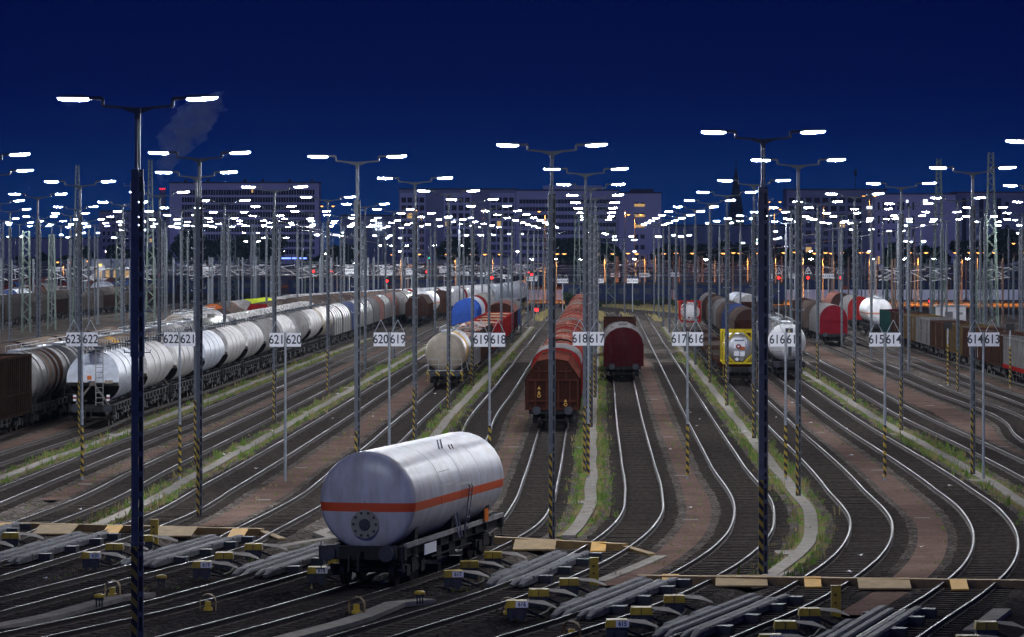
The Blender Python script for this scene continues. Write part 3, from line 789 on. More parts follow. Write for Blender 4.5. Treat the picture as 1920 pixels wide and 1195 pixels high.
flap(t, *z5(1845,895), .5, 1.2, M['orange'], 'orange_flap')
for q in ((330,900),(1125,915)): flap(t, *z6(*q), 1.55, 1.3, M['tan'], 'access_plate')
def bollard(px, py, lab):
    x, d = P(px, py); m = MB(); m.box(-.13,.13,-.1,.1,-.05,.80); m.box(-.14,.14,-.11,.11,.80,.815)
    t = thing('yellow_post', lab, 'post', (x, d, 0), 0, 'short yellow posts')
    part('post', m, M['yellow'], t)
    h = MB(); h.tube((-.02,-.104,.56),(-.02,-.115,.56),.035,10); h.tube((-.02,-.104,.34),(-.02,-.115,.34),.03,10); part('bolt_holes', h, M['black'], t)
bollard(*z4(865,668), 'short square yellow post by the long pipe cover at the lower left')
bollard(*z5(1416,900), 'short square yellow post standing between two rail brakes in the lower middle')
bollard(*z6(858,1070), 'short square yellow post at the bottom right, before the long pipe cover')
def arch(px, py, lab):
    x, d = P(px, py); t = thing('cable_arch', lab, 'cable arch', (x, d, 0), U(-.3,.1), 'yellow cable arches')
    m = MB(); pr = []
    for i in range(13):
        a = PI*i/12; pr.append((-math.cos(a)*.23, .24+math.sin(a)*.23))
    pr = [(-.23,0)]+pr+[(.23,0)]
    for i in range(len(pr)-1):
        (x0,z0),(x1,z1) = pr[i], pr[i+1]
        m.add([(x0,-.11,z0),(x1,-.11,z1),(x1,.11,z1),(x0,.11,z0)], [(0,1,2,3)])
        m.add([(x0*.9,-.11,z0*.97),(x1*.9,-.11,z1*.97),(x1*.9,.11,z1*.97),(x0*.9,.11,z0*.97)], [(3,2,1,0)])
    part('arch', m, M['tan'], t)
    part('cable_box', MB().box(-.08,.08,-.06,.06,.08,.26).box(-.12,.12,-.1,.1,-.02,.08), M['yellow'], t)
arch(*z4(630,965), 'yellow arched cable cover at the lower left, left of the tallest lamp mast')
arch(*z4(1165,1045), 'yellow arched cable cover right of the tallest lamp mast')
arch(*z5(85,1062), 'yellow arched cable cover below the rushing tank wagon')
arch(*z5(932,1066), 'yellow arched cable cover beside the drive box numbered 616')
arch(*z5(1290,1205), 'yellow arched cable cover cut by the bottom edge of the picture')
def sensor(px, py, lab):
    x, d = P(px, py); t = thing('axle_counter', lab, 'track sensor', (x, d, 0), 0, 'small yellow track sensors')
    part('cap', MB().tube((0,0,.24),(0,0,.30),.16,14).tube((0,0,.30),(0,0,.335),.16,14,0,.09), M['yellow'], t)
    part('stand', MB().tube((0,0,.15),(0,0,.24),.13,12).bar((-.08,0,-.05),(-.08,0,.16),.04).bar((.08,0,-.05),(.08,0,.16),.04).bar((0,.08,-.05),(0,.08,.16),.04), M['dark_steel'], t)
sensor(*z4(556,1018), 'small round yellow topped track sensor beside the grey slab path at the lower left')
sensor(*z4(905,908), 'small yellow track sensor behind the tallest lamp mast')
sensor(*z5(440,1000), 'small yellow track sensor on the slabs below the rushing tank wagon')
def slabs(pts, w_, lab):
    ln = [P(*q) for q in pts]
    tag(part('slab_path', MB().sweep(ln, [(-w_/2,-.1),(-w_/2,.03),(w_/2,.03),(w_/2,-.1)], [0]*4), M['concrete']), lab, 'slab path', 'concrete slab strips in the foreground')
slabs([z4(-60,1142), z4(280,1075), z4(530,1005), z4(640,975), z4(830,950)], .55, 'grey concrete slab strip at the lower left between two curving tracks')
slabs([z4(1500,1225), z4(1912,1118), z5(120,1080), z5(300,1005), z5(490,985)], .6, 'grey concrete slab strip below the rushing tank wagon')
slabs([z5(1440,885), z5(1620,815), z5(1790,742)], .42, 'bright straight concrete strip on red gravel behind the middle rail brakes')
slabs([z6(1620,1160), z6(1720,1095), z6(1790,1040)], .5, 'concrete strip at the bottom right corner beside yellow drive boxes')
slabs([z4(1560,690), z4(1720,660), z4(1860,640), z4(1790,612), z4(1900,575)], .45, 'zigzag pale concrete strip left of the rushing tank wagon')
slabs([z6(310,870), z6(380,880), z6(480,870), z6(570,830)], .5, 'pale concrete slabs round the foot of the right hand lamp mast')

# ------------------------------------------------------------------ wagons: y runs away from the camera from the front end, z from the rail top
ZR = .19
wb = MB()
for s_ in (-1, 1): wb.tube((s_*.69,0,.46),(s_*.82,0,.46),.46,18); wb.tube((s_*.67,0,.46),(s_*.69,0,.46),.49,18)
wb.tube((-.8,0,.46),(.8,0,.46),.08,8)
ME_WHEEL = wb.mesh('wheelset', M['wheel'])
bg_ = MB()
for s_ in (-1, 1):
    bg_.add([(s_*1.0,-1.35,.42),(s_*1.0,1.35,.42),(s_*1.0,1.35,.66),(s_*1.0,.55,.52),(s_*1.0,-.55,.52),(s_*1.0,-1.35,.66),
             (s_*1.1,-1.35,.42),(s_*1.1,1.35,.42),(s_*1.1,1.35,.66),(s_*1.1,.55,.52),(s_*1.1,-.55,.52),(s_*1.1,-1.35,.66)],
            [(0,1,2,3,4,5),(11,10,9,8,7,6),(0,6,7,1),(1,7,8,2),(2,8,9,3),(3,9,10,4),(4,10,11,5),(5,11,6,0)])
    for y_ in (-.9,.9): bg_.box(s_*.98-.12,s_*.98+.18,y_-.2,y_+.2,.3,.62)
    bg_.box(s_*1.0-.1,s_*1.0+.14,-.4,.4,.38,.75)
bg_.box(-1.1,1.1,-.25,.25,.5,.8)
ME_BOGIE = bg_.mesh('bogie', M['black'])
bf = MB()
bf.tube((0,-.08,0),(0,.5,0),.12,10); bf.tube((0,-.12,0),(0,-.07,0),.23,16); bf.box(-.2,.2,.46,.52,-.2,.2)
ME_BUF = bf.mesh('buffer', M['dark_steel'])
ck = MB(); ck.box(-.06,.06,-.12,.3,-.06,.06); ck.bar((0,-.1,0),(0,-.16,-.5),.06); ck.bar((-.35,.2,-.05),(-.36,.1,-.55),.05)
ME_HOOK = ck.mesh('coupling', M['black'])
ME_TAIL = MB().box(-.09,.09,-.02,.02,-.17,.17).mesh('tail_board', M['white_sign'])
def gear(t, L, bogie, near, m_frame, zf=(.95,1.2), yellow=False):
    fr = MB()
    for s_ in (-1, 1): fr.box(s_*1.05-.09,s_*1.05+.09,0,L,zf[0]-.1,zf[1])
    for s_ in (-1, 1): fr.box(s_*.3-.08,s_*.3+.08,.1,L-.1,zf[0]-.15,zf[1]-.02)
    fr.box(-1.3,1.3,0,.22,zf[0]-.12,zf[1]+.02); fr.box(-1.3,1.3,L-.22,L,zf[0]-.12,zf[1]+.02)
    y_ = 1.5
    while y_ < L-1: fr.box(-1.25,1.25,y_,y_+.12,zf[0]-.05,zf[1]-.03); y_ += 1.6
    for s_ in (-1, 1):   # brake gear and boxes hung under the floor
        for q in range(3):
            yy = L*(.36+.12*q); fr.box(s_*.8-.25,s_*.8+.3,yy,yy+U(.5,.9),.42+U(0,.12),zf[0])
        fr.bar((s_*1.12,L*.3,.62),(s_*1.12,L*.7,.62),.05)
    part('underframe', fr, m_frame, t)
    ys = (1.9, L-1.9) if bogie else ((2.2, L-2.2))
    for y_ in ys:
        if bogie:
            b = link('bogie', ME_BOGIE, t, (0,y_,0))
            for d_ in (-.9,.9): link('wheelset', ME_WHEEL, b, (0,d_,0))
        else: link('wheelset', ME_WHEEL, t, (0,y_,0))
    for s_ in (-1, 1): link('buffer', ME_BUF, t, (s_*.875,-.5,1.05))
    if near:
        o = [link('buffer', ME_BUF, t, (s_*.875,L+.5,1.05), PI) for s_ in (-1,1)]
    link('coupling', ME_HOOK, t, (0,-.3,1.02))
    if near:
        for s_ in (-1, 1):
            for y_ in (-.03, L+.03):
                part('shunter_step', MB().tube((0,0,.55),(0,0,1.35),.018,6).bar((-.15,0,.55),(.12,0,.55),.04), M['yellow'] if yellow else M['dark_steel'], t, (s_*1.22,y_,0))

def arch_prof(hw, z0, zs, zt, n=12, p=2.0):
    pr = [(-hw,z0),(-hw,zs)]
    for i in range(1, n):
        a = PI - PI*i/n; pr.append((hw*math.cos(a), zs+(zt-zs)*abs(math.sin(a))**(2/p)))
    return pr+[(hw,zs),(hw,z0)]
HEXP = [(-1.45,1.15),(-1.45,2.75),(-.82,3.72),(0,3.86),(.82,3.72),(1.45,2.75),(1.45,1.15)]

def w_hood(t, L, side, end, roof=None, bows=9, hw=1.42, zt=4.05, near=False, prof=None, wave=True):
    pr = prof or arch_prof(hw,1.15,2.55,zt,14)
    hd_ = MB(); n = bows*2+1; vs = []; k = len(pr)
    for i in range(n):
        y_ = .15+(L-.3)*i/(n-1); s_ = 1.0 if i % 2 == 0 else (.975 if wave else 1.0)
        for x, z in pr: vs.append((x*s_, y_, 1.15+(z-1.15)*(s_ if z > 1.2 else 1)))
    fs = []
    ms = []
    for i in range(n-1):
        for j in range(k-1): fs.append((i*k+j, i*k+j+1, (i+1)*k+j+1, (i+1)*k+j))
    hd_.add(vs, fs, 0, True)
    rb = hd_; hm0 = len(hd_.m)
    for i in range(0, n, 2):
        y_ = .15+(L-.3)*i/(n-1)
        for j in range(k-1):
            (x0,z0),(x1,z1) = pr[j], pr[j+1]; rb.bar((x0*1.008,y_,z0*1.003),(x1*1.008,y_,z1*1.003),.06,.05)
    rb.m[hm0:] = [1]*(len(rb.m)-hm0); part('hood', rb, [side, roof or side], t)
    for y_, nm in ((.06,1),(L-.06,0)):
        e_ = MB(); e_.prism([(x*1.01,z) for x,z in pr], y_-.05, y_+.05, 0, True)
        if nm:
            for x in (-.95,-.32,.32,.95):
                top = max(z for xx,z in pr if abs(xx-x) < .6)-.3
                e_.box(x-.05,x+.05,y_-.11,y_-.05,1.2,min(top,3.6))
            e_.box(-1.35,1.35,y_-.12,y_-.05,2.5,2.6); e_.box(-1.4,1.4,y_-.12,y_-.05,1.15,1.35)
        part('end_wall', e_, end, t)
def w_box(t, L, wall, roof, end, near=False, prof=None, doors=4, marks=False, bands=None):
    pr = prof or arch_prof(1.45,1.1,2.9,3.95,10,2.4)
    z_e = pr[1][1]
    rf = MB(); top = pr[1:-1]
    nb = len(bands) if bands else 1
    for q in range(nb):
        y0, y1 = L*q/nb, L*(q+1)/nb
        rf.prism([(x*1.03,z+.02) for x,z in top], y0-.02 if q == 0 else y0, y1, q, False, False, prof is None)
    if not bands:
        y_ = 0
        while y_ < L+.1:
            for j in range(len(top)-1): rf.bar((top[j][0]*1.035,y_,top[j][1]+.03),(top[j+1][0]*1.035,y_,top[j+1][1]+.03),.05,.05)
            y_ += L/8
    part('roof', rf, bands or roof, t)
    for s_ in (-1, 1):
        for q in range(doors):
            y0, y1 = .05+(L-.1)*q/doors, .05+(L-.1)*(q+1)/doors-.04
            d_ = MB(); d_.box(s_*1.44-.03,s_*1.44+.03,y0,y1,1.1,z_e)
            ny = int((y1-y0)/.55)
            for i in range(ny+1):
                yy = y0+(y1-y0)*i/max(1,ny); d_.box(s_*1.475-.025,s_*1.475+.025,yy-.03,yy+.03,1.12,z_e-.05)
            d_.box(s_*1.48-.03,s_*1.48+.03,y0,y1,z_e-.12,z_e); d_.box(s_*1.48-.03,s_*1.48+.03,y0,y1,1.05,1.2)
            part('sliding_wall', d_, wall, t)
    for y_, nm in ((0,1),(L,0)):
        sg = -1 if nm else 1
        e_ = MB(); e_.prism(pr, y_-.04, y_+.04, 0, True)
        for x in (-1.38,-.95,-.32,.32,.95,1.38):
            zt_ = z_e if abs(x) > 1.2 else z_e
            e_.box(x-.055,x+.055,y_+sg*.13 if sg < 0 else y_+.04, y_-.04 if sg < 0 else y_+.13,1.1,zt_)
        for z in (1.12,1.55,z_e-.06): e_.box(-1.42,1.42,y_-.15 if sg < 0 else y_+.04,y_-.04 if sg < 0 else y_+.15,z-.05,z+.06)
        for x in (-.75,0,.75):
            zz = pr[len(pr)//2][1]-.2-abs(x)*.3
            e_.box(x-.05,x+.05,y_-.1 if sg < 0 else y_+.04,y_-.04 if sg < 0 else y_+.1,z_e,zz)
        e_.box(-1.05,1.05,y_-.1 if sg < 0 else y_+.04,y_-.04 if sg < 0 else y_+.1,z_e+.38,z_e+.46)
        if marks: e_.m[2:] = [1]*(len(e_.m)-2); e_.m[0:len(pr)+1] = [0]*(len(pr)+1)
        part('end_wall', e_, [end, M['brown_rib']], t)
    if marks:
        mk = MB()
        for (x, z) in ((-.74,2.28),(-.74,2.04)): mk.add([(x-.09,-.16,z-.08),(x+.09,-.16,z-.08),(x,-.16,z+.09)], [(0,1,2)])
        mk.add([(.62,-.16,1.5),(.8,-.16,1.5),(.71,-.16,1.66)], [(0,1,2)])
        for (x, z) in ((-.74,1.84),(.71,1.36)):
            for i in range(10):
                a, b = 2*PI*i/10, 2*PI*(i+1)/10
                mk.add([(x+math.cos(a)*.1,-.16,z+math.sin(a)*.1),(x+math.cos(b)*.1,-.16,z+math.sin(b)*.1),(x+math.cos(b)*.06,-.16,z+math.sin(b)*.06),(x+math.cos(a)*.06,-.16,z+math.sin(a)*.06)], [(0,1,2,3)])
        part('warning_marks', mk, M['orange'], t)
def w_open(t, L, wall, load=None, h=3.15, heap=.0, ribs=10, end=None, panels=None):
    for s_ in (-1, 1):
        sw = MB(); ny = ribs
        for i in range(ny):
            y0, y1 = L*i/ny, L*(i+1)/ny
            sw.box(s_*1.40-.035,s_*1.40+.035,y0,y1,1.1,h-.05, i % len(panels) if panels else 0)
        for i in range(ny+1): sw.box(s_*1.44-.06,s_*1.44+.06,L*i/ny-.07,L*i/ny+.07,1.05,h-.02)
        sw.box(s_*1.42-.08,s_*1.42+.08,-.05,L+.05,h-.1,h+.03); sw.box(s_*1.44-.05,s_*1.44+.05,0,L,1.0,1.15); sw.box(s_*1.44-.045,s_*1.44+.045,0,L,2.1,2.18)
        part('side_wall', sw, panels or wall, t)
    for y_ in (0, L):
        e_ = MB(); e_.box(-1.36,1.36,y_-.04,y_+.04,1.1,h-.05); sg = -1 if y_ == 0 else 1
        for x in (-1.25,-.42,.42,1.25): e_.box(x-.07,x+.07,y_+sg*.12-.08,y_+sg*.12+.02,1.05,h)
        e_.box(-1.34,1.34,y_+sg*.06-.07,y_+sg*.06+.07,h-.1,h+.02); e_.box(-1.34,1.34,y_+sg*.1-.05,y_+sg*.1+.05,1.05,1.25)
        part('end_wall', e_, end or wall, t)
    part('floor', MB().box(-1.36,1.36,.05,L-.05,1.05,1.14), M['brown2'], t)
    if load:
        lb = MB(); nx, ny = 10, int(L*2.2); vs = []
        for j in range(ny+1):
            for i in range(nx+1):
                x = -1.36+2.72*i/nx; y_ = .06+(L-.12)*j/ny
                e_ = math.sin(PI*i/nx)*math.sin(PI*min(1,max(0,j/ny)))**.5
                vs.append((x, y_, h-(.28 if load is M['coal'] else .12)+heap*e_+U(-.11,.11)*(1 if load is M['scrap'] else .35)))
        lb.add(vs, [(j*(nx+1)+i, j*(nx+1)+i+1, (j+1)*(nx+1)+i+1, (j+1)*(nx+1)+i) for j in range(ny) for i in range(nx)])
        o = part('load', lb, load, t); o['kind'] = 'stuff'
def dish(r, y0, L, dep=.5, n=7, r0=.02):
    pr = []
    for i in range(n+1):
        a = PI/2*i/n; pr.append((y0+dep*(1-math.sin(a)), max(r0, r*math.cos(a)**.75 if i < n else r0)))
    front = list(reversed(pr)); front[-1] = (y0+dep, r)
    back = [(2*(y0+L/2)-y, rr) for y, rr in reversed(front)]
    return front, back
def w_tank(t, L, m, r=1.45, zc=2.72, ribs=0, ends=None, bands=None, walk=True, dep=.5, plat=True, lm=None, near=False, inset=.55, hatch=True):
    fr, bk = dish(r, inset, L-2*inset, dep)
    bands = bands or [m]
    nb = len(bands); y0, y1 = fr[-1][0], bk[0][0]
    body = MB(); body.lathe(fr, zc, 28, 0)
    if ends: body.m = [nb]*len(body.m)
    for q in range(nb):
        ya, yb = y0+(y1-y0)*q/nb, y0+(y1-y0)*(q+1)/nb
        body.lathe([(ya,r),(yb,r)], zc, 28, q)
    k0 = len(body.m); body.lathe(bk, zc, 28, nb-1)
    mats = list(bands)+([ends] if ends else [])
    if ribs:
        rb = body; r0_ = len(body.m)
        for i in range(ribs):
            yy = y0+(y1-y0)*(i+.5)/ribs; rb.lathe([(yy-.09,r),(yy-.06,r+.07),(yy+.06,r+.07),(yy+.09,r)], zc, 28)
        rb.m[r0_:] = [nb-1]*(len(rb.m)-r0_)
    part('tank', body, mats, t)
    for yy in (1.9, L-1.9, L/2):
        part('saddle', MB().prism([(-1.15,1.15),(-1.2,zc-.75),(-.6,zc-1.3),(.6,zc-1.3),(1.2,zc-.75),(1.15,1.15)], -.2, .2), M['black'], t, (0,yy,0))
    if walk:
        wk = MB(); wk.box(-.32,.32,1.0,L-1.0,zc+r+.06,zc+r+.10)
        for yy in range(1, int(L)): wk.box(-.3,.3,yy,yy+.05,zc+r-.04,zc+r+.07)
        part('catwalk', wk, M['galv'], t)
        hr = MB()
        for s_ in (-.45,.45):
            yy = 1.2
            while yy < L-1: hr.bar((s_,yy,zc+r),(s_,yy,zc+r+.32),.03); yy += 1.9
            hr.bar((s_,1.2,zc+r+.32),(s_,L-1.2,zc+r+.32),.03)
        part('handrail', hr, M['galv'], t)
    if hatch:
        ht = MB(); ht.tube((0,L/2,zc+r-.05),(0,L/2,zc+r+.24),.32,14); ht.tube((0,L/2,zc+r+.24),(0,L/2,zc+r+.29),.37,14)
        part('hatch', ht, m, t)
    if plat:
        pf = MB(); pf.box(-1.25,1.25,-.02,inset,1.2,1.26)
        for s_ in (-1.2,-.45,.45,1.2): pf.bar((s_,.02,1.26),(s_,.02,2.05),.03)
        pf.bar((-1.2,.02,2.05),(-.45,.02,2.05),.03); pf.bar((.45,.02,2.05),(1.2,.02,2.05),.03); pf.bar((-1.2,.02,1.65),(1.2,.02,1.65),.025)
        part('end_platform', pf, lm or M['dark_steel'], t)
    if near:
        ld = MB()
        for s_ in (1.42,):
            ld.bar((s_,L/2-.2,1.0),(s_*.5,L/2-.2,zc+r+.05),.04); ld.bar((s_,L/2+.2,1.0),(s_*.5,L/2+.2,zc+r+.05),.04)
        part('ladder', ld, M['galv'], t)
def w_silo(t, L, m, near=False, ladder=True, blue=None):
    n = 32; r = 1.46; zc = 2.72; vs = []; rows_ = 9
    ths = [2*PI*i/n for i in range(n)]
    def yin(z):
        if z > 2.35: return .12+(z-2.35)*.78
        return 1.25+(2.35-z)*1.5
    cols_ = []
    for k in range(rows_+1):
        f = k/rows_
        for th in ths:
            x, z = r*math.sin(th), zc+r*math.cos(th); a = yin(z); vs.append((x, a+(L-2*a)*f, z))
    fs = []
    for k in range(rows_):
        for i in range(n):
            j = (i+1) % n; fs.append((k*n+i, k*n+j, (k+1)*n+j, (k+1)*n+i))
    b = MB(); b.add(vs, fs, 0, True)
    # end faces follow the slanted ends, built as slices of equal height
    for yy in (0, 1):
        hs = 12; ev = []
        for q in range(hs+1):
            z = zc-r+2*r*q/hs; hwid = math.sqrt(max(0,r*r-(z-zc)**2)); a = yin(z)
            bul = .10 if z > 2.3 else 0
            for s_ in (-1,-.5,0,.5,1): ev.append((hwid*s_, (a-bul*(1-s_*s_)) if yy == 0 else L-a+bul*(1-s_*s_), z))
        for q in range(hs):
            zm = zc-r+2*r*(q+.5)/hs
            b.add(ev[q*5:q*5+10], [(i, i+1, i+6, i+5) for i in range(4)], 0 if zm > 2.3 else 1, True)  # lower slices black: recess shade and dark hopper both put into the colour
    for q in (.3,.5,.7):
        yy = L*q; b.lathe([(yy-.05,r),(yy-.03,r+.035),(yy+.03,r+.035),(yy+.05,r)], zc, n)
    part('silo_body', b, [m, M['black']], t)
    wk = MB(); wk.box(-.35,.35,.3,L-.3,zc+r+.05,zc+r+.09)
    for s_ in (-.55,.55):
        yy = .4
        while yy < L: wk.bar((s_,yy,zc+r-.06),(s_,yy,zc+r+.30),.028); yy += 1.3
        wk.bar((s_,.4,zc+r+.30),(s_,L-.3,zc+r+.30),.028)
    part('catwalk', wk, M['dark_steel'], t)
    for q in (.25,.5,.75): part('hatch', MB().tube((0,0,zc+r),(0,0,zc+r+.2),.3,12), M['dark_steel'], t, (0,L*q,0))
    for q in (.3,.7): part('discharge_pipe', MB().tube((0,0,.7),(0,0,1.5),.4,10,0,.7).tube((-1.3,0,.75),(1.3,0,.75),.09,8), M['black'], t, (0,L*q,0))
    if near:
        ab = MB()
        for s_ in (-1, 1): ab.bar((s_*.95,.1,1.2),(s_*.08,.35,2.35),.09)
        ab.box(-.15,.15,.1,.3,2.3,2.55); part('end_brace', ab, M['sheet_dirty'], t)
    if ladder:
        ld = MB()
        for s_ in (-.2,.2): ld.bar((.42+s_,-.08,1.2),(.42+s_,-.10,4.35),.04)
        z = 1.35
        while z < 4.3: ld.bar((.22,-.09,z),(.62,-.09,z),.03); z += .28
        part('ladder', ld, M['lightgrey'], t)
        fn = MB(); fn.bar((-.7,.2,4.2),(-.7,.2,4.5),.03); fn.bar((-.7,.2,4.5),(.7,.2,4.5),.03); fn.bar((.7,.2,4.2),(.7,.2,4.5),.03); part('railing', fn, M['galv'], t)
def w_flat(t, L, m):
    d_ = MB()
    for s_ in (-1, 1): d_.box(s_*1.15-.12,s_*1.15+.12,.1,L-.1,1.02,1.28)
    y_ = .8
    while y_ < L: d_.box(-1.2,1.2,y_,y_+.16,1.08,1.24); y_ += 1.45
    for y_ in (1.0,L/2-.3,L/2+.3,L-1.0): d_.box(-1.3,-1.1,y_,y_+.2,1.28,1.42); d_.box(1.1,1.3,y_,y_+.2,1.28,1.42)
    part('deck', d_, m, t)

def place(n, D0, L):
    tk = T[n]; x0, x1 = tk.x(D0), tk.x(D0+L)
    return (x0, D0, ZR), -math.atan2(x1-x0, L)
count = {}
def wagon(n, D0, k, L, desc, name, cat='wagon', group=None, bogie=True, near=False, frame=None, **kw):
    loc, rz = place(n, D0, L)
    t = thing(name, desc, cat, loc, rz, group)
    gear(t, L, bogie, near, frame or M['black'], yellow=kw.pop('ysteps', False))
    if k in ('tank','silo'): kw['near'] = near
    {'hood':w_hood,'box':w_box,'open':w_open,'tank':w_tank,'silo':w_silo,'flat':w_flat}[k](t, L, **kw)
    return t

# --- the rushing tank wagon in front
M['gas_tank'] = band_mat('gas_tank_paint', (.52,.53,.57), (.62,.085,.02), 2.20, 2.46, .34, (.27,.22,.17), .62)
t = wagon(618, 108.9, 'tank', 13.4, 'white tank wagon with an orange band rolling over the rail brakes in the foreground', 'tank_wagon', 'tank wagon', None, True, True,
      m=M['gas_tank'], r=1.46, zc=2.50, walk=False, dep=.38, plat=False, inset=.35, hatch=False)
pn = MB(); pn.tube((0,.33,1.84),(0,.40,1.84),.42,20); part('manhole', pn, M['greygreen'], t)
pn = MB()
for i in range(10): pn.tube((math.cos(i*.628)*.34,.30,1.84+math.sin(i*.628)*.34),(math.cos(i*.628)*.34,.34,1.84+math.sin(i*.628)*.34),.04,6)
pn.tube((0,.25,1.84),(0,.33,1.84),.16,12); part('valve', pn, M['dark_steel'], t)
for q in (.3,.5,.7): part('weld_seam', MB().lathe([(13.4*q-.05,1.46),(13.4*q-.03,1.468),(13.4*q+.03,1.468),(13.4*q+.05,1.46)], 2.50, 28), M['gas_tank'], t)
q = MB(); q.box(1.36,1.38,10.2,10.75,1.55,1.95); part('hazard_plate', q, M['orange_end'], t, (0,0,-.32))
ld = MB()
for yy in (7.6,8.0): ld.bar((1.32,yy,1.1),(1.49,yy,2.5),.035); ld.bar((1.49,yy,2.5),(.8,yy,3.8),.035)
for i in range(6): ld.bar((1.37+.023*i,7.6,1.3+.25*i),(1.37+.023*i,8.0,1.3+.25*i),.028)
part('ladder', ld, M['lightgrey'], t)
sr = MB(); sr.box(1.22,1.30,.2,13.4,1.16,1.30); part('side_rail', sr, M['lightgrey'], t)
pl_ = MB(); pl_.box(1.31,1.33,2.3,3.8,.80,1.12); part('data_panel', pl_, M['white_sign'], t)
for (y_, z_, w_) in ((4.2,2.95,1.2),(6.1,2.85,1.5),(4.0,3.25,1.6)):
    z_ -= .16; a_ = math.asin((z_-2.50)/1.46); q = MB(); xx = math.cos(a_)*1.475
    q.add([(xx,y_,z_-.07),(xx,y_+w_,z_-.07),(xx-.05,y_+w_,z_+.08),(xx-.05,y_,z_+.08)], [(0,1,2,3)]); part('lettering_panel', q, M['greygreen'], t)

# --- track 618: brown front wagon then a red row with flaking roofs
G618 = 'wagons behind the brown front wagon on track 618'
wagon(618, 204.5, 'box', 17.5, 'rusty dark brown wagon with an angular gable, nearest in the middle', 'covered_wagon', 'covered wagon', None, True, True,
      wall=M['brown'], roof=M['rustred'], end=M['brown'], prof=HEXP, marks=True, bands=[M['rustred'], M['rustred']])
wagon(618, 223.5, 'box', 17.0, 'red covered wagon with a bare pale metal roof, right behind the brown front wagon', 'covered_wagon', 'covered wagon', G618, True, False,
      wall=M['red'], roof=M['lightgrey'], end=M['red'], bands=[M['lightgrey'], M['lightgrey'], M['peel']])
d = 242
for i in range(13):
    wagon(618, d, 'box', 17.0, 'red wagon with flaking rusty roof, %s behind the pale roofed red wagon' % ORD[i], 'covered_wagon', 'covered wagon', G618, True, False,
          wall=M['red'], roof=M['peel'], end=M['red'] if i % 3 else M['brown'], bands=[M['peel'], M['rustred'] if i % 4 == 2 else M['peel'], M['grey'] if i % 5 == 3 else M['peel']], prof=arch_prof(1.47,1.1,2.6,4.05,12,2.0)); d += 18.6
# --- track 617
t = wagon(617, 280, 'box', 16.5, 'wine red covered wagon with pale roof and hatches on the shiny middle track', 'covered_wagon', 'covered wagon', None, True, True,
      wall=M['wine'], roof=M['lightgrey'], end=M['wine'], prof=arch_prof(1.45,1.1,2.75,4.0,8,2.0))
hb = MB(); hb.box(-.3,.3,6,11,3.95,4.12); hb.box(-.95,-.45,8,10,3.75,3.9); hb.box(.45,.95,8,10,3.75,3.9)
y_ = 6.2
while y_ < 11: hb.box(-.36,.36,y_,y_+.3,4.1,4.2); y_ += .7
part('roof_hatch', hb, M['grey'], t)
lt = MB()
for x in (-.35,.35): lt.bar((x,-.2,1.2),(x,-.2,2.6),.05)
for z in (1.4,1.75,2.1,2.45): lt.bar((-.35,-.2,z),(.35,-.2,z),.04)
part('end_ladder', lt, M['wine'], t)
wagon(617, 303, 'box', 17, 'dull grey roofed covered wagon hidden behind the wine red wagon', 'covered_wagon', 'covered wagon', None, wall=M['brown2'], roof=M['grey'], end=M['brown2'], prof=arch_prof(1.45,1.1,2.6,3.6,8,2.0))
wagon(617, 344, 'open', 14.5, 'empty brown open goods wagon with slatted walls behind the wine red wagon', 'open_wagon', 'open wagon', None, wall=M['brown'], h=3.35)
# --- track 615
GF = 'empty container flats behind the yellow tank container'
t = wagon(615, 273, 'flat', 13.5, 'container flat wagon carrying the yellow framed tank container', 'flat_wagon', 'flat wagon', None, True, True, m=M['brown'], ysteps=True)
def tank_container(n, D0, L, fm, tm, label, placard, cap=False):
    loc, rz = place(n, D0, L); loc = (loc[0], loc[1], ZR+1.28)
    c = thing('tank_container', label, 'tank container', loc, rz)
    f = MB()
    for y_ in (.1, L-.1):
        for x in (-1.15,1.15): f.box(x-.075,x+.075,y_-.08,y_+.08,.14,2.6)
        f.box(-1.07,1.07,y_-.07,y_+.07,.14,.28); f.box(-1.07,1.07,y_-.07,y_+.07,2.44,2.59)
        for sx in (-1, 1):
            f.bar((sx*1.08,y_,.95),(sx*.35,y_,.26),.10,.12); f.bar((sx*1.08,y_,1.75),(sx*.35,y_,2.46),.10,.12)
    for x in (-1.15,1.15): f.box(x-.06,x+.06,.18,L-.18,.16,.28); f.box(x-.05,x+.05,.18,L-.18,2.46,2.57)
    part('frame', f, fm, c)
    fr, bk = dish(1.08, .22, L-.44, .30); b = MB().lathe(fr+bk, 1.36, 26); part('tank', b, tm, c)
    for k, (x0,x1,z0,z1,mm) in enumerate(placard):
        q = MB(); q.box(x0,x1,.085,.10,z0,z1); part('placard', q, mm, c)
    return c
c = tank_container(615, 274, 6.1, M['container_yellow'], M['steel_tank'], 'yellow framed tank container with a steel tank and hazard placards', [
    (-.42,.42,1.28,1.95,M['white_sign']),(-.40,-.02,.74,1.08,M['white_sign']),(.04,.40,.70,1.06,M['white_sign']),(.06,.42,1.18,1.42,M['orange_end'])])
ql = MB()
for i in range(20):
    a, b = 2*PI*i/20, 2*PI*(i+1)/20
    ql.add([(-.06+math.cos(a)*.2,.08,1.43+math.sin(a)*.17),(-.06+math.cos(b)*.2,.08,1.43+math.sin(b)*.17),(-.06+math.cos(b)*.09,.08,1.43+math.sin(b)*.07),(-.06+math.cos(a)*.09,.08,1.43+math.sin(a)*.07)], [(0,1,2,3)])
part('red_ring_emblem', ql, M['red'], c)
for x, mm in ((-.17,M['white_sign']),(.17,M['silver'])):
    q = MB().add([(x,.085,.33),(x+.16,.085,.49),(x,.085,.65),(x-.16,.085,.49)], [(0,1,2,3)]); part('hazard_diamond', q, mm, c)
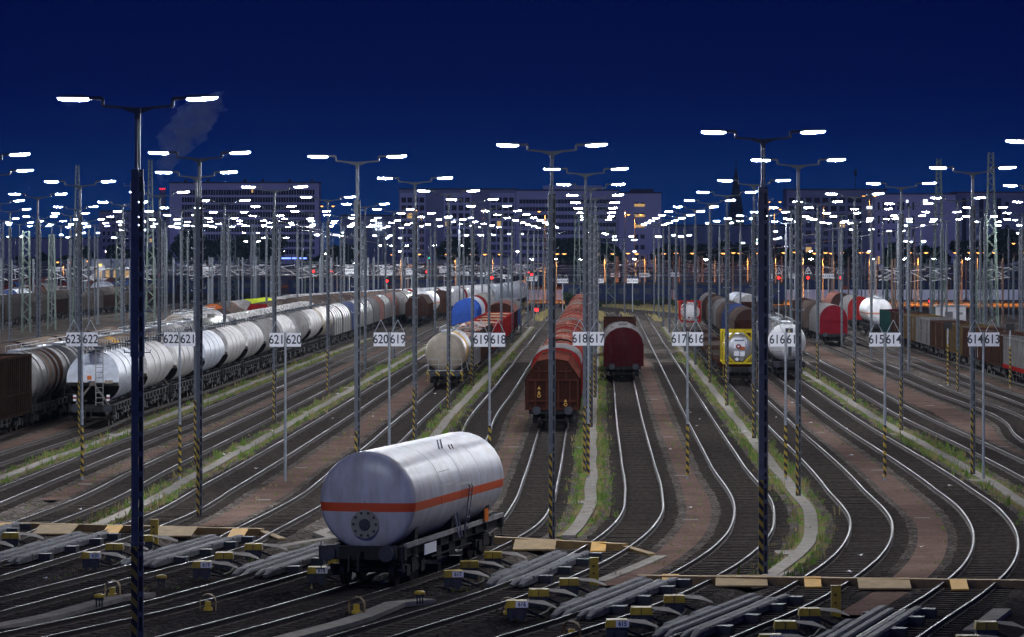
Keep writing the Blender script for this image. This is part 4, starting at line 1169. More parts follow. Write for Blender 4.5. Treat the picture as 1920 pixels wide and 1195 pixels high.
wr = MB(); wr.add([(-.36,.08,1.84),(.36,.08,1.84),(.36,.08,1.91),(-.36,.08,1.91)], [(0,1,2,3)]); part('placard_heading', wr, M['navy'], c)
d = 288.5
for i in range(8):
    wagon(615, d, 'flat', 14.2, 'empty low container flat wagon, %s behind the yellow tank container' % ORD[i], 'flat_wagon', 'flat wagon', GF, True, False, m=M['brown3'] if i % 2 else M['brown2']); d += 15.6
tank_container(615, 428, 6.1, M['red'], M['white'], 'white tank container in a red frame, far back on the empty flats', [(-.25,-.05,.6,.8,M['crimson']),(.15,.35,.65,.72,M['black_ink']),(-.85,-.7,1.5,1.65,M['yellow']),(.7,.85,1.5,1.65,M['yellow'])])
# --- track 614
t = wagon(614, 285, 'tank', 15.5, 'white headed tank wagon with grey ringed barrel and end railing, right of the yellow container', 'tank_wagon', 'tank wagon', None, True, True,
      m=M['darkgrey'], bands=[M['white'], M['darkgrey'], M['darkgrey'], M['darkgrey']], ends=M['white'], ribs=9, dep=.75)
sgn = MB().box(-.28,.30,.60,.62,3.62,3.98); part('warning_board', sgn, M['dark_steel'], t, (.12,-.1,-.18))
sgn = MB().add([(-.1,.57,3.66),(.14,.57,3.66),(.02,.57,3.86)], [(0,1,2)]); part('warning_triangle', sgn, M['yellow'], t, (.12,-.1,-.18))
part('ladder_panel', MB().box(.05,.30,.28,.32,1.7,2.9), M['dark_steel'], t)
wagon(614, 302, 'tank', 15.5, 'dark grey ringed tank wagon directly behind the white headed tank wagon', 'tank_wagon', 'tank wagon', None, m=M['darkgrey'], ribs=10)
wagon(614, 345, 'open', 12.5, 'brown open wagon standing in front of the brown arched hood wagon', 'open_wagon', 'open wagon', None, wall=M['brown'], h=3.0, bogie=False)
G614 = 'hood wagons behind the brown open wagon on track 614'
d = 359.5
for i, (s_, e_, de) in enumerate(((M['brown3'],M['brown2'],'brown arched hood wagon with a dark maroon gable'),(M['navy'],M['brown2'],'hood wagon with a dark blue and lilac cover'),(M['brown3'],M['brown3'],'grey brown hood wagon'),
     (M['grey'],M['brown3'],'dull grey hood wagon'),(M['brown3'],M['brown2'],'dusty brown hood wagon'),(M['brown2'],M['brown2'],'dark brown hood wagon'),(M['grey'],M['grey'],'pale grey hood wagon'))):
    wagon(614, d, 'hood', 18.5, de+', %s behind the brown open wagon' % ORD[i], 'hood_wagon', 'hood wagon', G614, side=s_, end=e_, bows=12); d += 20
# --- track 613 far end, 612
wagon(613, 452, 'open', 16, 'brown open wagon seen across, far right behind the white headed tank wagon', 'open_wagon', 'open wagon', None, wall=M['brown'], h=3.2, ribs=8)
wagon(613, 474, 'hood', 13, 'hood wagon with a white domed cover above the brown open wagon', 'hood_wagon', 'hood wagon', None, side=M['white'], end=M['silver'])
wagon(613, 489, 'hood', 13, 'second white domed hood wagon, farther back than the first', 'hood_wagon', 'hood wagon', None, side=M['silverblue'], end=M['silver'])
t = wagon(612, 383, 'hood', 19, 'hood wagon with a bright crimson end wall and pale grey cover, on the right', 'hood_wagon', 'hood wagon', None, True, True, side=M['grey'], end=M['crimson'], roof=M['lightgrey'], bows=12, zt=4.1)
wagon(612, 411, 'hood', 16, 'dusty hood wagon right behind the crimson ended wagon', 'hood_wagon', 'hood wagon', None, side=M['brown3'], end=M['brown3'])
wagon(612, 429, 'hood', 16, 'dark hood wagon, second behind the crimson ended wagon', 'hood_wagon', 'hood wagon', None, side=M['brown2'], end=M['brown2'])
# --- track 610: open wagons at the right
GO = 'open goods wagons in the row on the right'
pans = [M['brown2'],M['olive'],M['brown3'],M['grey']]
cols_o = [(M['lightgrey'],'whitish wall with a red sill'),(M['brown2'],'dark brown wall'),(M['olive'],'ochre patched wall'),(M['wine'],'dark red wall'),(M['brown3'],'grey brown wall'),(M['olive'],'tan wall'),(M['brown2'],'brown wall with grey load'),(M['teal'],'dark teal wall')]
d = 405-14.8
for i, (m_, de) in enumerate([(M['teal'],'teal walls and a maroon end'),(M['brown2'],'dark brown walls'),(M['olive'],'ochre patched walls'),(M['grey'],'dull grey walls'),(M['brown2'],'rusty dark walls'),
     (M['olive'],'tan plank walls'),(M['brown2'],'dull brown walls'),(M['brown2'],'blackish brown walls'),(M['grey'],'pale walls above a red sill'),(M['brown2'],'dark walls at the right edge'),(M['brown3'],'grey brown walls'),(M['olive'],'muddy ochre walls')]):
    pl_s = [m_] if i in (0,8) else [m_, pans[(i+1) % 4], m_, m_]
    o = wagon(610, d, 'open', 14.2, 'open goods wagon with %s, %s from the white domed tank' % (de, ORD[i]), 'open_wagon', 'open wagon', GO, wall=m_, panels=pl_s, end=M['wine'] if i == 0 else m_, load=M['coal'], h=3.3, heap=.15, ribs=9)
    if i == 8: part('red_sill', MB().box(-1.52,-1.47,0,14.2,1.0,1.3), M['red'], o)
    d -= 15.6
wagon(610, 424, 'tank', 14, 'white tank wagon with a domed end and faint orange band, beyond the open goods wagons', 'tank_wagon', 'tank wagon', None, True, False, m=band_mat('white_banded', (.8,.8,.8), (.6,.25,.15), 2.4, 2.6), r=1.5, dep=.7)
wagon(610, 458, 'hood', 16, 'red and white covered wagon with a red arched end, left of the white domed tank', 'hood_wagon', 'hood wagon', None, side=M['lightgrey'], end=M['red'])
wagon(610, 492, 'hood', 15, 'faded pink hood wagon far behind the crimson ended wagon', 'hood_wagon', 'hood wagon', None, side=M['pink'], end=M['brown2'])
# --- track 620
t = wagon(620, 265, 'tank', 14, 'beige tank wagon with smooth domed end and yellow black buffer beam', 'tank_wagon', 'tank wagon', None, True, True, m=M['beige'], bands=[M['beige'],M['tanyellow'],M['darkgrey'],M['darkgrey']], ends=M['beige'], r=1.43, zc=2.5, dep=.55, lm=M['galv'], ysteps=True)
hb = MB().box(-1.3,-.35,-.035,-.01,.86,1.2).box(.35,1.3,-.035,-.01,.86,1.2); part('hazard_beam', hb, M['stripes'], t)
part('end_inscription', MB().box(-.35,.35,.33,.36,2.86,2.92), M['lightgrey'], t, (0,-.0,0))
wagon(620, 281.5, 'open', 15, 'grey open wagon heaped with scrap metal behind the beige tank wagon', 'open_wagon', 'open wagon', None, True, True, wall=M['grey'], load=M['scrap'], h=3.2, heap=.35, ysteps=True)
wagon(620, 298, 'open', 15, 'brown open wagon full of scrap, second behind the beige tank wagon', 'open_wagon', 'open wagon', None, wall=M['brown2'], load=M['scrap'], h=3.3, heap=.35)
wagon(620, 314.5, 'open', 15, 'dark open wagon full of scrap, third behind the beige tank wagon', 'open_wagon', 'open wagon', None, wall=M['brown2'], load=M['scrap'], h=3.3, heap=.35)
d = 331
for i in range(5):
    wagon(620, d, 'open', 14.2, 'red open wagon loaded with pale sand coloured plates, %s behind the scrap wagons' % ORD[i], 'open_wagon', 'open wagon', 'red loaded wagons behind the scrap wagons', wall=M['red'], load=M['sand'], h=2.95, heap=.12); d += 15.4
wagon(620, d, 'box', 17, 'brown covered wagon with an arched gable rising over the red loaded wagons', 'covered_wagon', 'covered wagon', None, wall=M['brown'], roof=M['pink'], end=M['brown']); d += 19
wagon(620, d, 'box', 17, 'dark blue covered wagon at the far end of the red loaded wagons', 'covered_wagon', 'covered wagon', None, wall=M['navy'], roof=M['grey'], end=M['brown2'])
# --- track 621
for d_, L_, s_, e_, de in ((425,14,M['blue'],M['blue'],'bright blue hood wagon with a rounded blue end, behind the beige tank wagon'),(441,13,M['silverblue'],M['blue'],'white and blue hood wagon behind the bright blue one'),
      (456,9,M['red'],M['red'],'short red wagon in the blue and white row'),(467,14,M['greygreen'],M['silver'],'pale grey green tank shaped hood wagon behind the short red one'),(483,14,M['silver'],M['darkgrey'],'silver hood wagon at the end of the blue and white row')):
    wagon(621, d_, 'hood', L_, de, 'hood_wagon', 'hood wagon', 'mixed row behind the blue ended wagon', side=s_, end=e_, bows=6)
# --- track 623
wagon(623, 480, 'box', 15, 'dark brown covered wagon facing the camera beside the grey hood wagons', 'covered_wagon', 'covered wagon', None, True, True, wall=M['brown2'], roof=M['brown3'], end=M['brown2'], prof=HEXP)
wagon(623, 497, 'tank', 14, 'white tank wagon with a thin orange line, behind the dark brown covered wagon', 'tank_wagon', 'tank wagon', None, m=band_mat('white_line', (.8,.8,.8), (.62,.2,.06), 2.5, 2.7), r=1.5, dep=.7, ends=None)
wagon(623, 513, 'box', 16, 'dark brown covered wagon beyond the white tank with the orange line', 'covered_wagon', 'covered wagon', None, wall=M['brown2'], roof=M['brown2'], end=M['brown2'])
# --- track 624: the white silo wagons and grey hoods
GS = 'white silo wagons in the long row on the left'
sm_ = [M['silverblue'], M['dirtywhite'], M['dirtywhite'], M['silverblue'], M['dirtywhite'], M['dirtywhite'], M['lightgrey'], M['dirtywhite'], M['lightgrey'], M['dirtywhite'], M['beige'], M['lightgrey']]
nm_ = ['bluish white','dirty white','stained white','glossy bluish white','dirty cream white','dull white','grey white','weathered white','streaky grey white','dusty white','beige','light grey']
d = 207
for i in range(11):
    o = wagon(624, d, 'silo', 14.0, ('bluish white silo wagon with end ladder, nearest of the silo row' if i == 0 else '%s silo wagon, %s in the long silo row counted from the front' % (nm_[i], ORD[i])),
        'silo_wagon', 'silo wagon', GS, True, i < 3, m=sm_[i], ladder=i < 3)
    if i == 0:
        for s_ in (-.95,.9):
            q = link('tail_board', ME_TAIL, o, (s_,-.06,1.62)); q['label'] = 'red and white tail board'
            part('red_band', MB().box(-.09,.09,-.03,-.02,-.05,.05), M['red'], q)
        part('warning_plate', MB().box(-.12,.12,.0,.02,2.62,2.86), M['orange_end'], o, (-.15,0,0))
        part('data_plate', MB().box(.7,1.15,.02,.04,2.42,2.6), M['beige'], o)
    d += 15.3
GH = 'grey coil hood wagons behind the silo row'
hm_ = [(M['greygreen'],'grey green'),(M['greygreen'],'drab grey'),(M['navy'],'white and navy striped'),(M['greygreen'],'olive grey'),(M['darkgrey'],'dark grey'),(M['grey'],'light grey'),(M['pink'],'faded red and white'),(M['darkgrey'],'charcoal grey'),(M['pink'],'dusty pink'),(M['lightgrey'],'pale grey'),(M['greygreen'],'green grey')]
for i, (s_, de) in enumerate(hm_):
    wagon(624, d, 'hood', 11.5, '%s coil hood wagon, %s behind the silo wagons' % (de, ORD[i]), 'hood_wagon', 'hood wagon', GH, side=s_, end=M['darkgrey'], roof=M['grey'], bows=4, wave=False); d += 12.8
# --- track 625: tank train
t = wagon(625, 188, 'open', 15.5, 'dark brown high walled wagon with upright planks at the left edge', 'open_wagon', 'open wagon', None, True, True, wall=M['black_brown'], load=M['brown2'], h=4.15, ribs=22)
GT = 'ringed tank wagons behind the dark plank wagon'
d = 205.5
for i, (m_, rb, de, ex) in enumerate(((M['dusty_brown'],6,'grey tan ringed tank wagon',{'bands':[M['silver'],M['dusty_brown'],M['brown2'],M['darkgrey']]}),(M['darkgrey'],7,'blue grey ringed tank wagon',{}),(M['dusty_brown'],0,'brown tank wagon with an ochre band',{'bands':[M['dusty_brown'],M['tanyellow'],M['dusty_brown'],M['dusty_brown']]}),
      (M['dusty_brown'],0,'dusty brown smooth tank wagon',{}),(M['silver'],12,'silver tank wagon with many rings',{}),(M['darkgrey'],11,'dark brown grey tank wagon with many rings',{}))):
    wagon(625, d, 'tank', 14.6, de+', %s behind the dark plank wagon' % ORD[i], 'tank_wagon', 'tank wagon', GT, True, False, m=m_, ribs=rb, **ex); d += 16
wagon(625, d+2, 'tank', 14.6, 'grey green tank wagon with a shiny ball shaped end, behind the ringed tanks', 'tank_wagon', 'tank wagon', None, m=M['greygreen'], dep=1.0, walk=False); d += 20
for i in range(6):
    o = wagon(625, d, 'open', 13.5, 'white hopper wagon with stepped roof covers, %s behind the ball ended tank' % ORD[i], 'hopper_wagon', 'hopper wagon', 'white stepped hopper wagons', wall=M['dirtywhite'], h=3.5)
    rf = MB()
    for k in range(4):
        y0 = .3+k*3.3; rf.prism([(-1.45,3.4),(-.9,3.95),(.9,3.95),(1.45,3.4)], y0, y0+2.4); rf.box(-.5,.5,y0+.3,y0+2.1,3.95,4.1)
    part('roof_cover', rf, M['dirtywhite'], o); d += 14.9
for i in range(4):
    wagon(625, d, 'hood', 14, 'grey brown ribbed hood wagon, %s behind the stepped hopper wagons' % ORD[i], 'hood_wagon', 'hood wagon', 'ribbed hoods behind the hoppers', side=M['brown3'], end=M['silver'], bows=10); d += 15.4
# --- track 626
GB = 'light brown hood wagons behind the ringed tanks'
d = 186
for i in range(6):
    wagon(626, d, 'hood', 14.6, 'light brown round hood wagon with a dark end gap, %s from the left edge' % ORD[i], 'hood_wagon', 'hood wagon', GB, side=M['dusty_brown'], end=M['brown'], roof=M['dusty_brown'], bows=1, wave=False); d += 16
wagon(626, 322, 'tank', 14.6, 'tank wagon with a flat beige end and cream barrel, above the ringed tanks', 'tank_wagon', 'tank wagon', None, m=M['silver'], ends=M['beige'], bands=[M['silver'],M['dirtywhite']], ribs=4, dep=.3)
wagon(626, 338.5, 'tank', 14.6, 'cream white tank wagon behind the beige ended tank', 'tank_wagon', 'tank wagon', None, m=M['dirtywhite'], ribs=3)
wagon(626, 361, 'hood', 14, 'striped brown hood wagon before the red gabled hopper', 'hood_wagon', 'hood wagon', None, side=M['brown3'], end=M['brown3'], bows=9)
SW = [(-1.45,1.15),(-1.45,2.9),(-.85,3.95),(.85,3.95),(1.45,2.9),(1.45,1.15)]
wagon(626, 400, 'hood', 17, 'swing roof hopper wagon with a bright red gable and brown slanted roof', 'hopper_wagon', 'hopper wagon', None, side=M['brown3'], end=M['red'], prof=SW, bows=5, wave=False)
wagon(626, 419, 'hood', 17, 'brown slant roofed hopper wagon behind the red gabled one', 'hopper_wagon', 'hopper wagon', None, side=M['brown3'], end=M['brown3'], prof=SW, bows=5, wave=False)
for i in range(5):
    wagon(626, 440+i*18, 'hood', 16.5, 'grey ribbed hood wagon, %s beyond the slant roofed hoppers' % ORD[i], 'hood_wagon', 'hood wagon', None, side=M['brown3'], end=M['brown3'], bows=10)
# --- track 627
wagon(627, 395, 'hood', 15, 'grey hood wagon with an orange arched end, among the far left trains', 'hood_wagon', 'hood wagon', None, side=M['brown3'], end=M['orange_end'], bows=5)
wagon(627, 411.5, 'hood', 14, 'faded pink white hood wagon behind the orange ended one', 'hood_wagon', 'hood wagon', None, side=M['lightgrey'], end=M['pink'])
for i, (e_, de) in enumerate(((M['lime'],'hood wagon with a bright lime yellow end'),(M['lightgrey'],'grey white hood wagon behind the lime ended one'),(M['lightgrey'],'grey white hood wagon, second behind the lime ended one'),(M['silver'],'silver hood wagon, third behind the lime ended one'))):
    wagon(627, 427+i*19, 'hood', 17.5, de, 'hood_wagon', 'hood wagon', None, side=M['lime'] if i == 0 else M['silver'], end=e_, bows=8)
for i, e_ in enumerate((M['red'], M['pink'], M['red'])):
    wagon(627, 540+i*19, 'hood', 17.5, ['white hood wagon with a bright red fan shaped end','pink white hood wagon behind the red fan ended one','white hood wagon, second behind the red fan ended one'][i], 'hood_wagon', 'hood wagon', None, side=M['white'], end=e_, bows=8)
# --- track 628
for i in range(11):
    wagon(628, 470+i*19.5, 'hood', 18, 'silver white hood wagon, %s in the long pale row behind the lime and red ends' % ORD[i], 'hood_wagon', 'hood wagon', 'long pale hood row', side=M['silverblue'] if i % 3 else M['white'], end=M['silver'], bows=8)
# --- far left: dark hoods and mixed trains
for i in range(13):
    wagon(635, 396+i*18.2, 'box', 17, 'dark grey brown sliding wall wagon, %s in the dark row at the far left' % ORD[i], 'covered_wagon', 'covered wagon', 'dark covered wagons at the far left', wall=M['dusk_grey'] if i % 3 else M['black_brown'], roof=M['dusk_grey'], end=M['dusk_grey'], doors=2)
fm = [M['grey'],M['brown2'],M['darkgrey'],M['pink'],M['wine'],M['silverblue'],M['brown3'],M['lightgrey'],M['navy'],M['brown']]
fn_ = ['grey','dark brown','charcoal','faded pink','wine red','bluish silver','grey brown','pale grey','navy','rusty brown']
random.seed(21)
for tn, d0, n in ((637, 520, 10), (639, 560, 10), (641, 600, 11), (643, 640, 9)):
    d = d0
    for i in range(n):
        q = random.randrange(10)
        kd = random.choice(('hood','hood','tank','open'))
        lab = '%s %s wagon, %s in the %s mixed train at the far left' % (fn_[q], {'hood':'hood','tank':'tank','open':'open'}[kd], ORD[i], {637:'nearest',639:'second',641:'third',643:'farthest'}[tn])
        if kd == 'hood': wagon(tn, d, 'hood', 14, lab, 'hood_wagon', 'hood wagon', 'mixed trains at the far left', side=fm[q], end=fm[(q+3) % 10], bows=6)
        elif kd == 'tank': wagon(tn, d, 'tank', 14, lab, 'tank_wagon', 'tank wagon', 'mixed trains at the far left', m=fm[q], ribs=5, walk=False)
        else: wagon(tn, d, 'open', 14, lab, 'open_wagon', 'open wagon', 'mixed trains at the far left', wall=fm[q], load=M['scrap'], h=3.2, heap=.3)
        d += 15.4

# ------------------------------------------------------------------ far side: lattice masts, catenary, signals
random.seed(11)
def lattice(px, base_y, top_y, wb_, wt_, label, m, arms=0, group='lattice masts of the overhead line', D=None):
    D = D or F*C/(base_y-HY); h = zat(top_y, D); x = at(px, D)
    t = thing('lattice_mast', label, 'lattice mast', (x, D, 0), U(-.08,.08), group)
    for sx in (-1,1):
        for sy in (-1,1):
            part('leg', MB().bar((sx*wb_/2,sy*wb_/2,-.2),(sx*wt_/2,sy*wt_/2,h),.13,.13), m, t)
    bz = MB(); z = .2; s_ = 1
    while z < h-.3:
        k = z/h; wz = wb_+(wt_-wb_)*k; dz = max(.55, wz*.95); z2 = min(h, z+dz); w2 = wb_+(wt_-wb_)*z2/h
        for sy in (-1,1): bz.bar((-s_*wz/2,sy*wz/2,z),(s_*w2/2,sy*w2/2,z2),.12,.06)
        for sx in (-1,1): bz.bar((sx*wz/2,-s_*wz/2,z),(sx*w2/2,s_*w2/2,z2),.12,.06)
        z = z2; s_ = -s_
    part('bracing', bz, m, t)
    return x, D, h
LM = M['lattice']
for px, by, ty, wb_, wt_, lab in (
  (49,622,433,1.0,.75,'pale green lattice mast at the left edge before the dark covered wagons'),(97,617,440,.95,.6,'pale green lattice mast, second from the left edge'),
  (145,611,310,1.25,.35,'tall lattice mast rising above the lamps at the left'),(224,601,434,1.0,.75,'pale green lattice mast left of the tallest lamp mast'),
  (282,604,300,1.2,.4,'tall dark lattice mast hidden partly behind the tallest lamp mast'),(346,572,442,1.0,.8,'grey green lattice mast right of the tallest lamp mast'),
  (437,560,442,1.1,.9,'grey green lattice mast in front of the pale office block'),(481,566,440,1.2,1.0,'dark lattice mast in front of the pale office block'),
  (522,548,443,1.0,.8,'grey lattice mast, third in front of the pale office block'),(564,548,448,.9,.8,'bright lattice mast at the right end of the pale office block'),
  (1082,575,392,1.25,.6,'lattice mast behind the end of the red wagon row'),(1120,572,420,1.1,.8,'dark lattice mast just right of the red wagon row'),(1145,580,425,1.5,1.2,'broad dark lattice mast above the wine red wagon'),
  (1606,560,496,1.0,.9,'short green lattice mast above the red and white covered wagon'),(1668,584,438,1.35,.3,'narrow tapering lattice mast right of the white domed tank'),
  (1722,588,500,1.0,.9,'short lattice mast between the two tall ones on the right'),(1760,598,298,1.75,.5,'tall green lattice mast by the white hut'),
  (1838,612,505,.9,.8,'short green lattice mast before the right hand tall mast'),(1858,618,286,1.75,.55,'tall green lattice mast, rightmost, above the number boards 614 and 613'),):
    lattice(px, by, ty, wb_, wt_, lab, LM)
for px, by, ty, lab in ((1315,549,480,'orange lit lattice mast above the white tank container'),(1402,545,492,'orange lit lattice mast above the brown arched hood wagon'),(1418,542,494,'second orange lit lattice mast beside its neighbour'),(1266,562,480,'orange lit lattice mast above the wine red wagon'),
     (1548,545,470,'brown lattice mast between the red signals on the right'),(1873,560,490,'orange lit lattice mast at the right edge')):
    lattice(px, by, ty, 1.1, .7, lab, M['lattice_rust'])
def beam_far(pxa, pxb, py, D, lab, m=LM, th=.32):
    xa, xb, z = at(pxa, D), at(pxb, D), zat(py, D); b = MB()
    for z_ in (z-th, z+th*.3): b.bar((xa,D,z_),(xb,D,z_),.11,.11)
    n = max(3, int(abs(xb-xa)/1.2))
    for i in range(n):
        x0, x1 = xa+(xb-xa)*i/n, xa+(xb-xa)*(i+1)/n; a, c = (z-th, z+th*.3) if i % 2 else (z+th*.3, z-th); b.bar((x0,D,a),(x1,D,c),.05,.05)
    t = thing('gantry', lab, 'gantry', (0,0,0), 0, 'catenary gantries')
    part('beam', b, m, t)
    for xx in (xa, xb): part('leg', MB().box(xx-.14,xx+.14,D-.14,D+.14,-.1,z), m, t)
beam_far(1664, 1856, 499, 600, 'long green gantry beam between the tall lattice masts on the right')
beam_far(1850, 1990, 504, 560, 'green gantry beam leaving the right edge')
beam_far(443, 522, 489, 760, 'pale gantry beam in front of the office block at the left'); beam_far(572, 632, 492, 700, 'pale gantry beam left of the red signals')
beam_far(820, 870, 490, 720, 'pale gantry beam in the middle behind the blue wagons'); beam_far(700, 812, 500, 820, 'grey gantry beam behind the grey hood row')
beam_far(1180, 1330, 505, 900, 'dim gantry beam behind the wine red wagon', M['lattice_rust']); beam_far(1420, 1600, 512, 860, 'dim gantry beam behind the red signals on the right', M['lattice_rust'])
beam_far(320, 440, 499, 800, 'dim gantry beam left of the pale office block')
# catenary posts with cantilever arms
def cat_proto(m, am):
    t = thing('catenary_post', 'x', 'catenary post', (0,0,-60))
    part('post', MB().box(-.13,.13,-.13,.13,-.1,8.6).box(-.2,.2,-.2,.2,-.1,.3), m, t)
    c_ = MB(); c_.tube((.1,0,7.4),(3.2,0,7.0),.045,6); c_.tube((.1,0,5.6),(2.9,0,7.05),.05,6); c_.tube((.8,0,5.9),(3.3,0,5.55),.04,6); c_.bar((2.6,0,5.65),(2.6,0,6.9),.03)
    part('cantilever_arm', c_, am, t)
    ins = MB(); ins.tube((.15,0,7.39),(.55,0,7.35),.11,8); ins.tube((.15,0,5.64),(.5,0,5.82),.11,8); part('insulator', ins, M['brown2'], t); return t
pa = cat_proto(M['pole'], M['white_tube']); pb = cat_proto(M['lattice_rust'], M['wire'])
spots = []
for i in range(118):
    D = random.choice((500,540,560,610,650,700,740,790,840,900)); px = U(-20,1940)
    if D < 560 and 300 < px < 1560: D += 120
    if 980 < px < 1330 and D < 640: D = 700
    spots.append((px, D))
spots += [(455,600),(480,640),(560,620),(600,570),(1500,560),(1560,590),(1640,560),(1700,540),(1790,520),(1880,500),(1900,540),(640,600),(700,590),(690,620),(760,640),(842,650),(870,600),(910,620)]
spots.sort(key=lambda q: q[1])
for i, (px, D) in enumerate(spots):
    z = 'left' if px < 560 else ('middle' if px < 1280 else 'right')
    o = dup(pa if (px < 1150 or R() < .4) else pb, (at(px, D), D, 0), 0 if R() < .5 else PI, 'slim catenary post with slanted cantilever arm beyond the yard, %s third of the picture' % z, 'catenary posts beyond the yard, %s third' % z)
rm(pa); rm(pb)
def wires(pts, lab, r=.035):
    b = MB()
    for (x0,y0,d0),(x1,y1,d1) in zip(pts[:-1], pts[1:]):
        b.tube((at(x0,d0),d0,zat(y0,d0)),(at(x1,d1),d1,zat(y1,d1)),r,4)
    return tag(part('overhead_wire', b, M['wire']), lab, 'overhead wire', 'overhead wires')
wires([(520,414,520),(660,446,640),(760,468,800),(860,484,950)], 'overhead wire falling to the right from the pale office block', .05)
wires([(560,430,540),(700,455,680),(800,470,850)], 'second overhead wire falling to the right in the left half', .045)
wires([(1640,410,520),(1520,440,640),(1400,462,780),(1280,478,950)], 'overhead wire falling to the left from the right half', .05)
wires([(1760,420,500),(1560,452,650),(1380,474,850)], 'second overhead wire falling to the left in the right half', .045)
wires([(1060,434,600),(1000,455,760),(930,475,980)], 'overhead wire behind the brown wagon falling to the left', .045)
for i in range(14):
    D = 520+i*28; x0 = -40+U(0,300); x1 = x0+U(500,1500); y = HY+(C-U(5.4,7.4))*F/D
    wires([(x0,y,D),((x0+x1)/2,y+2.5,D+6),(x1,y+U(-3,3),D+12)], 'thin contact wire strung across the far side, %s from the yard' % ORD[i], .028)
# far number signs seen at the throat
def far_sign(px, py, a, b, D, tri=True):
    z = zat(py, D); x = at(px, D)
    t = thing('track_number_sign', 'small distant number boards %s and %s on a thin post%s' % (a, b, '' if tri else ' without a peak'), 'number sign', (x, D, 0), 0, 'distant track number signs')
    part('post', MB().tube((0,0,-.1),(0,0,z+.3),.07,8), M['galv'], t)
    for s_, n in ((-1,a),(1,b)):
        q = part('number_board', MB().box(-.42,.42,-.02,.02,-.34,.34), M['white_sign'], t, (s_*.45,-.1,z)); put_text(n, .5, q, (0,-.025,0), .01)
    if tri:
        k = MB()
        for s_ in (-1,1): k.bar((s_*.5-.35,0,z+.34),(s_*.5,0,z+1.0),.05); k.bar((s_*.5+.35,0,z+.34),(s_*.5,0,z+1.0),.05)
        part('bracket', k, M['galv'], t)
for px, py, a, b, D, tr2 in ((1055,527,'619','618',585,1),(1122,527,'618','617',600,1),(1186,527,'617','616',585,1),(997,523,'620','619',600,0),(1208,516,'616','615',640,1),(1264,515,'615','614',640,1),(1154,516,'626','625',700,1),
     (870,513,'622','621',640,0),(905,515,'621','620',640,0),(948,519,'631','630',640,0),(725,511,'628','627',560,1),(772,511,'629','628',590,1),(680,511,'633','632',560,1),(655,509,'635','634',580,1),(833,508,'627','626',660,1),
     (1437,518,'614','612',560,0),(1490,518,'613','611',560,0),(1553,518,'612','610',560,0),(107,505,'640','639',600,0),(186,503,'638','637',620,1),(390,505,'636','635',640,1)):
    far_sign(px, py, a, b, D, tr2)
# red signals
def signal(px, py, D, tri, lab, m='red_glow', r=.2, tall=True):
    z = max(.9, zat(py, D)); x = at(px, D)
    t = thing('signal', lab, 'signal', (x, D, 0), 0, 'lit signals')
    part('post', MB().tube((0,0,-.1),(0,0,z-.3),.07,8), M['galv'], t)
    hb = MB(); hb.box(-.28,.28,-.06,.2,z-.55,z+.55); hb.prism([(-.26,z+.2),(-.2,z+.34),(.2,z+.34),(.26,z+.2)], -.4, -.06); hd_ = part('signal_head', hb, M['black'], t)
    part('signal_light', MB().tube((0,-.12,z),(0,-.06,z),r,14), M[m], t)
    if tri:
        k = MB()
        for (a0,a1,b0,b1) in ((-.5,.65,.5,.65),(.5,.65,0,1.6),(0,1.6,-.5,.65)): k.bar((a0,-.1,z+a1),(b0,-.1,z+b1),.12,.06)
        k.bar((-.12,-.1,z+.85),(.1,-.1,z+1.2),.1,.05)
        part('triangle_board', k, M['white_sign'], t)
        part('lower_light', MB().tube((0,-.1,z-2.0),(0,-.05,z-2.0),.12,10), M['white_sign'], t)
for px, py, D, tri, lab in ((1460,521,560,1,'red signal with a white triangle, leftmost of the three on the right'),(1515,521,565,1,'red signal with a white triangle, middle one of the three on the right'),(1575,521,560,1,'red signal with a white triangle, rightmost of the three on the right'),
    (1304,517,640,1,'red signal with a triangle above the white tank container'),(922,521,560,0,'large red signal above the blue ended hood wagon'),(725,527,540,0,'red signal above the grey coil hood wagons'),(800,510,700,0,'small red signal in the middle distance left of the blue hood wagon'),
    (588,509,640,0,'left one of two red signals right of the pale office block'),(621,509,640,0,'right one of two red signals right of the pale office block'),(990,511,640,0,'left one of two close red signals behind the brown wagon'),(997,515,641,0,'right one of two close red signals behind the brown wagon'),
    (1154,518,720,0,'small red signal above the wine red wagon'),(1702,574,640,0,'low red signal left of the white hut'),(1743,574,650,0,'low red signal just left of the tall lattice mast'),(299,515,640,0,'red signal right of the tallest lamp mast'),(133,494,800,0,'small red signal at the far left')):
    signal(px, py, D, tri, lab)
signal(1006,591,560,0,'low red ground signal beside the end of the loaded red row',r=.28)
signal(804,484,900,0,'small green signal among the orange lamps','green_glow')
# black square boards on striped posts at the right, white hut
for px, by, lab in ((1777,722,'black square board on a striped post in front of the open goods wagons'),(1894,728,'black square board on a striped post at the right edge')):
    x, d = P(px, by); t = thing('board_post', lab, 'board post', (x, d, 0), 0, 'black boards on striped posts')
    part('post', MB().tube((0,0,-.1),(0,0,4.2),.06,10), M['galv'], t); part('hazard_stripes', MB().tube((0,0,.1),(0,0,3.0),.066,10), M['stripes'], t)
    part('board', MB().box(-.3,.3,-.05,.0,4.1,4.65), M['black'], t)
x, d = P(1785, 612); t = thing('relay_hut', 'small white flat roofed hut with a dark doorway behind the open goods wagons', 'hut', (x, d, 0))
part('wall', MB().box(-1.8,1.8,0,3,-.1,2.5), M['white'], t); part('roof', MB().box(-2.0,2.0,-.2,3.2,2.5,2.75), M['lightgrey'], t); part('door', MB().box(-.9,.1,-.06,0,0,1.9), M['darkgrey'], t); part('vent', MB().box(.6,1.4,-.05,0,1.5,1.8), M['grey'], t)

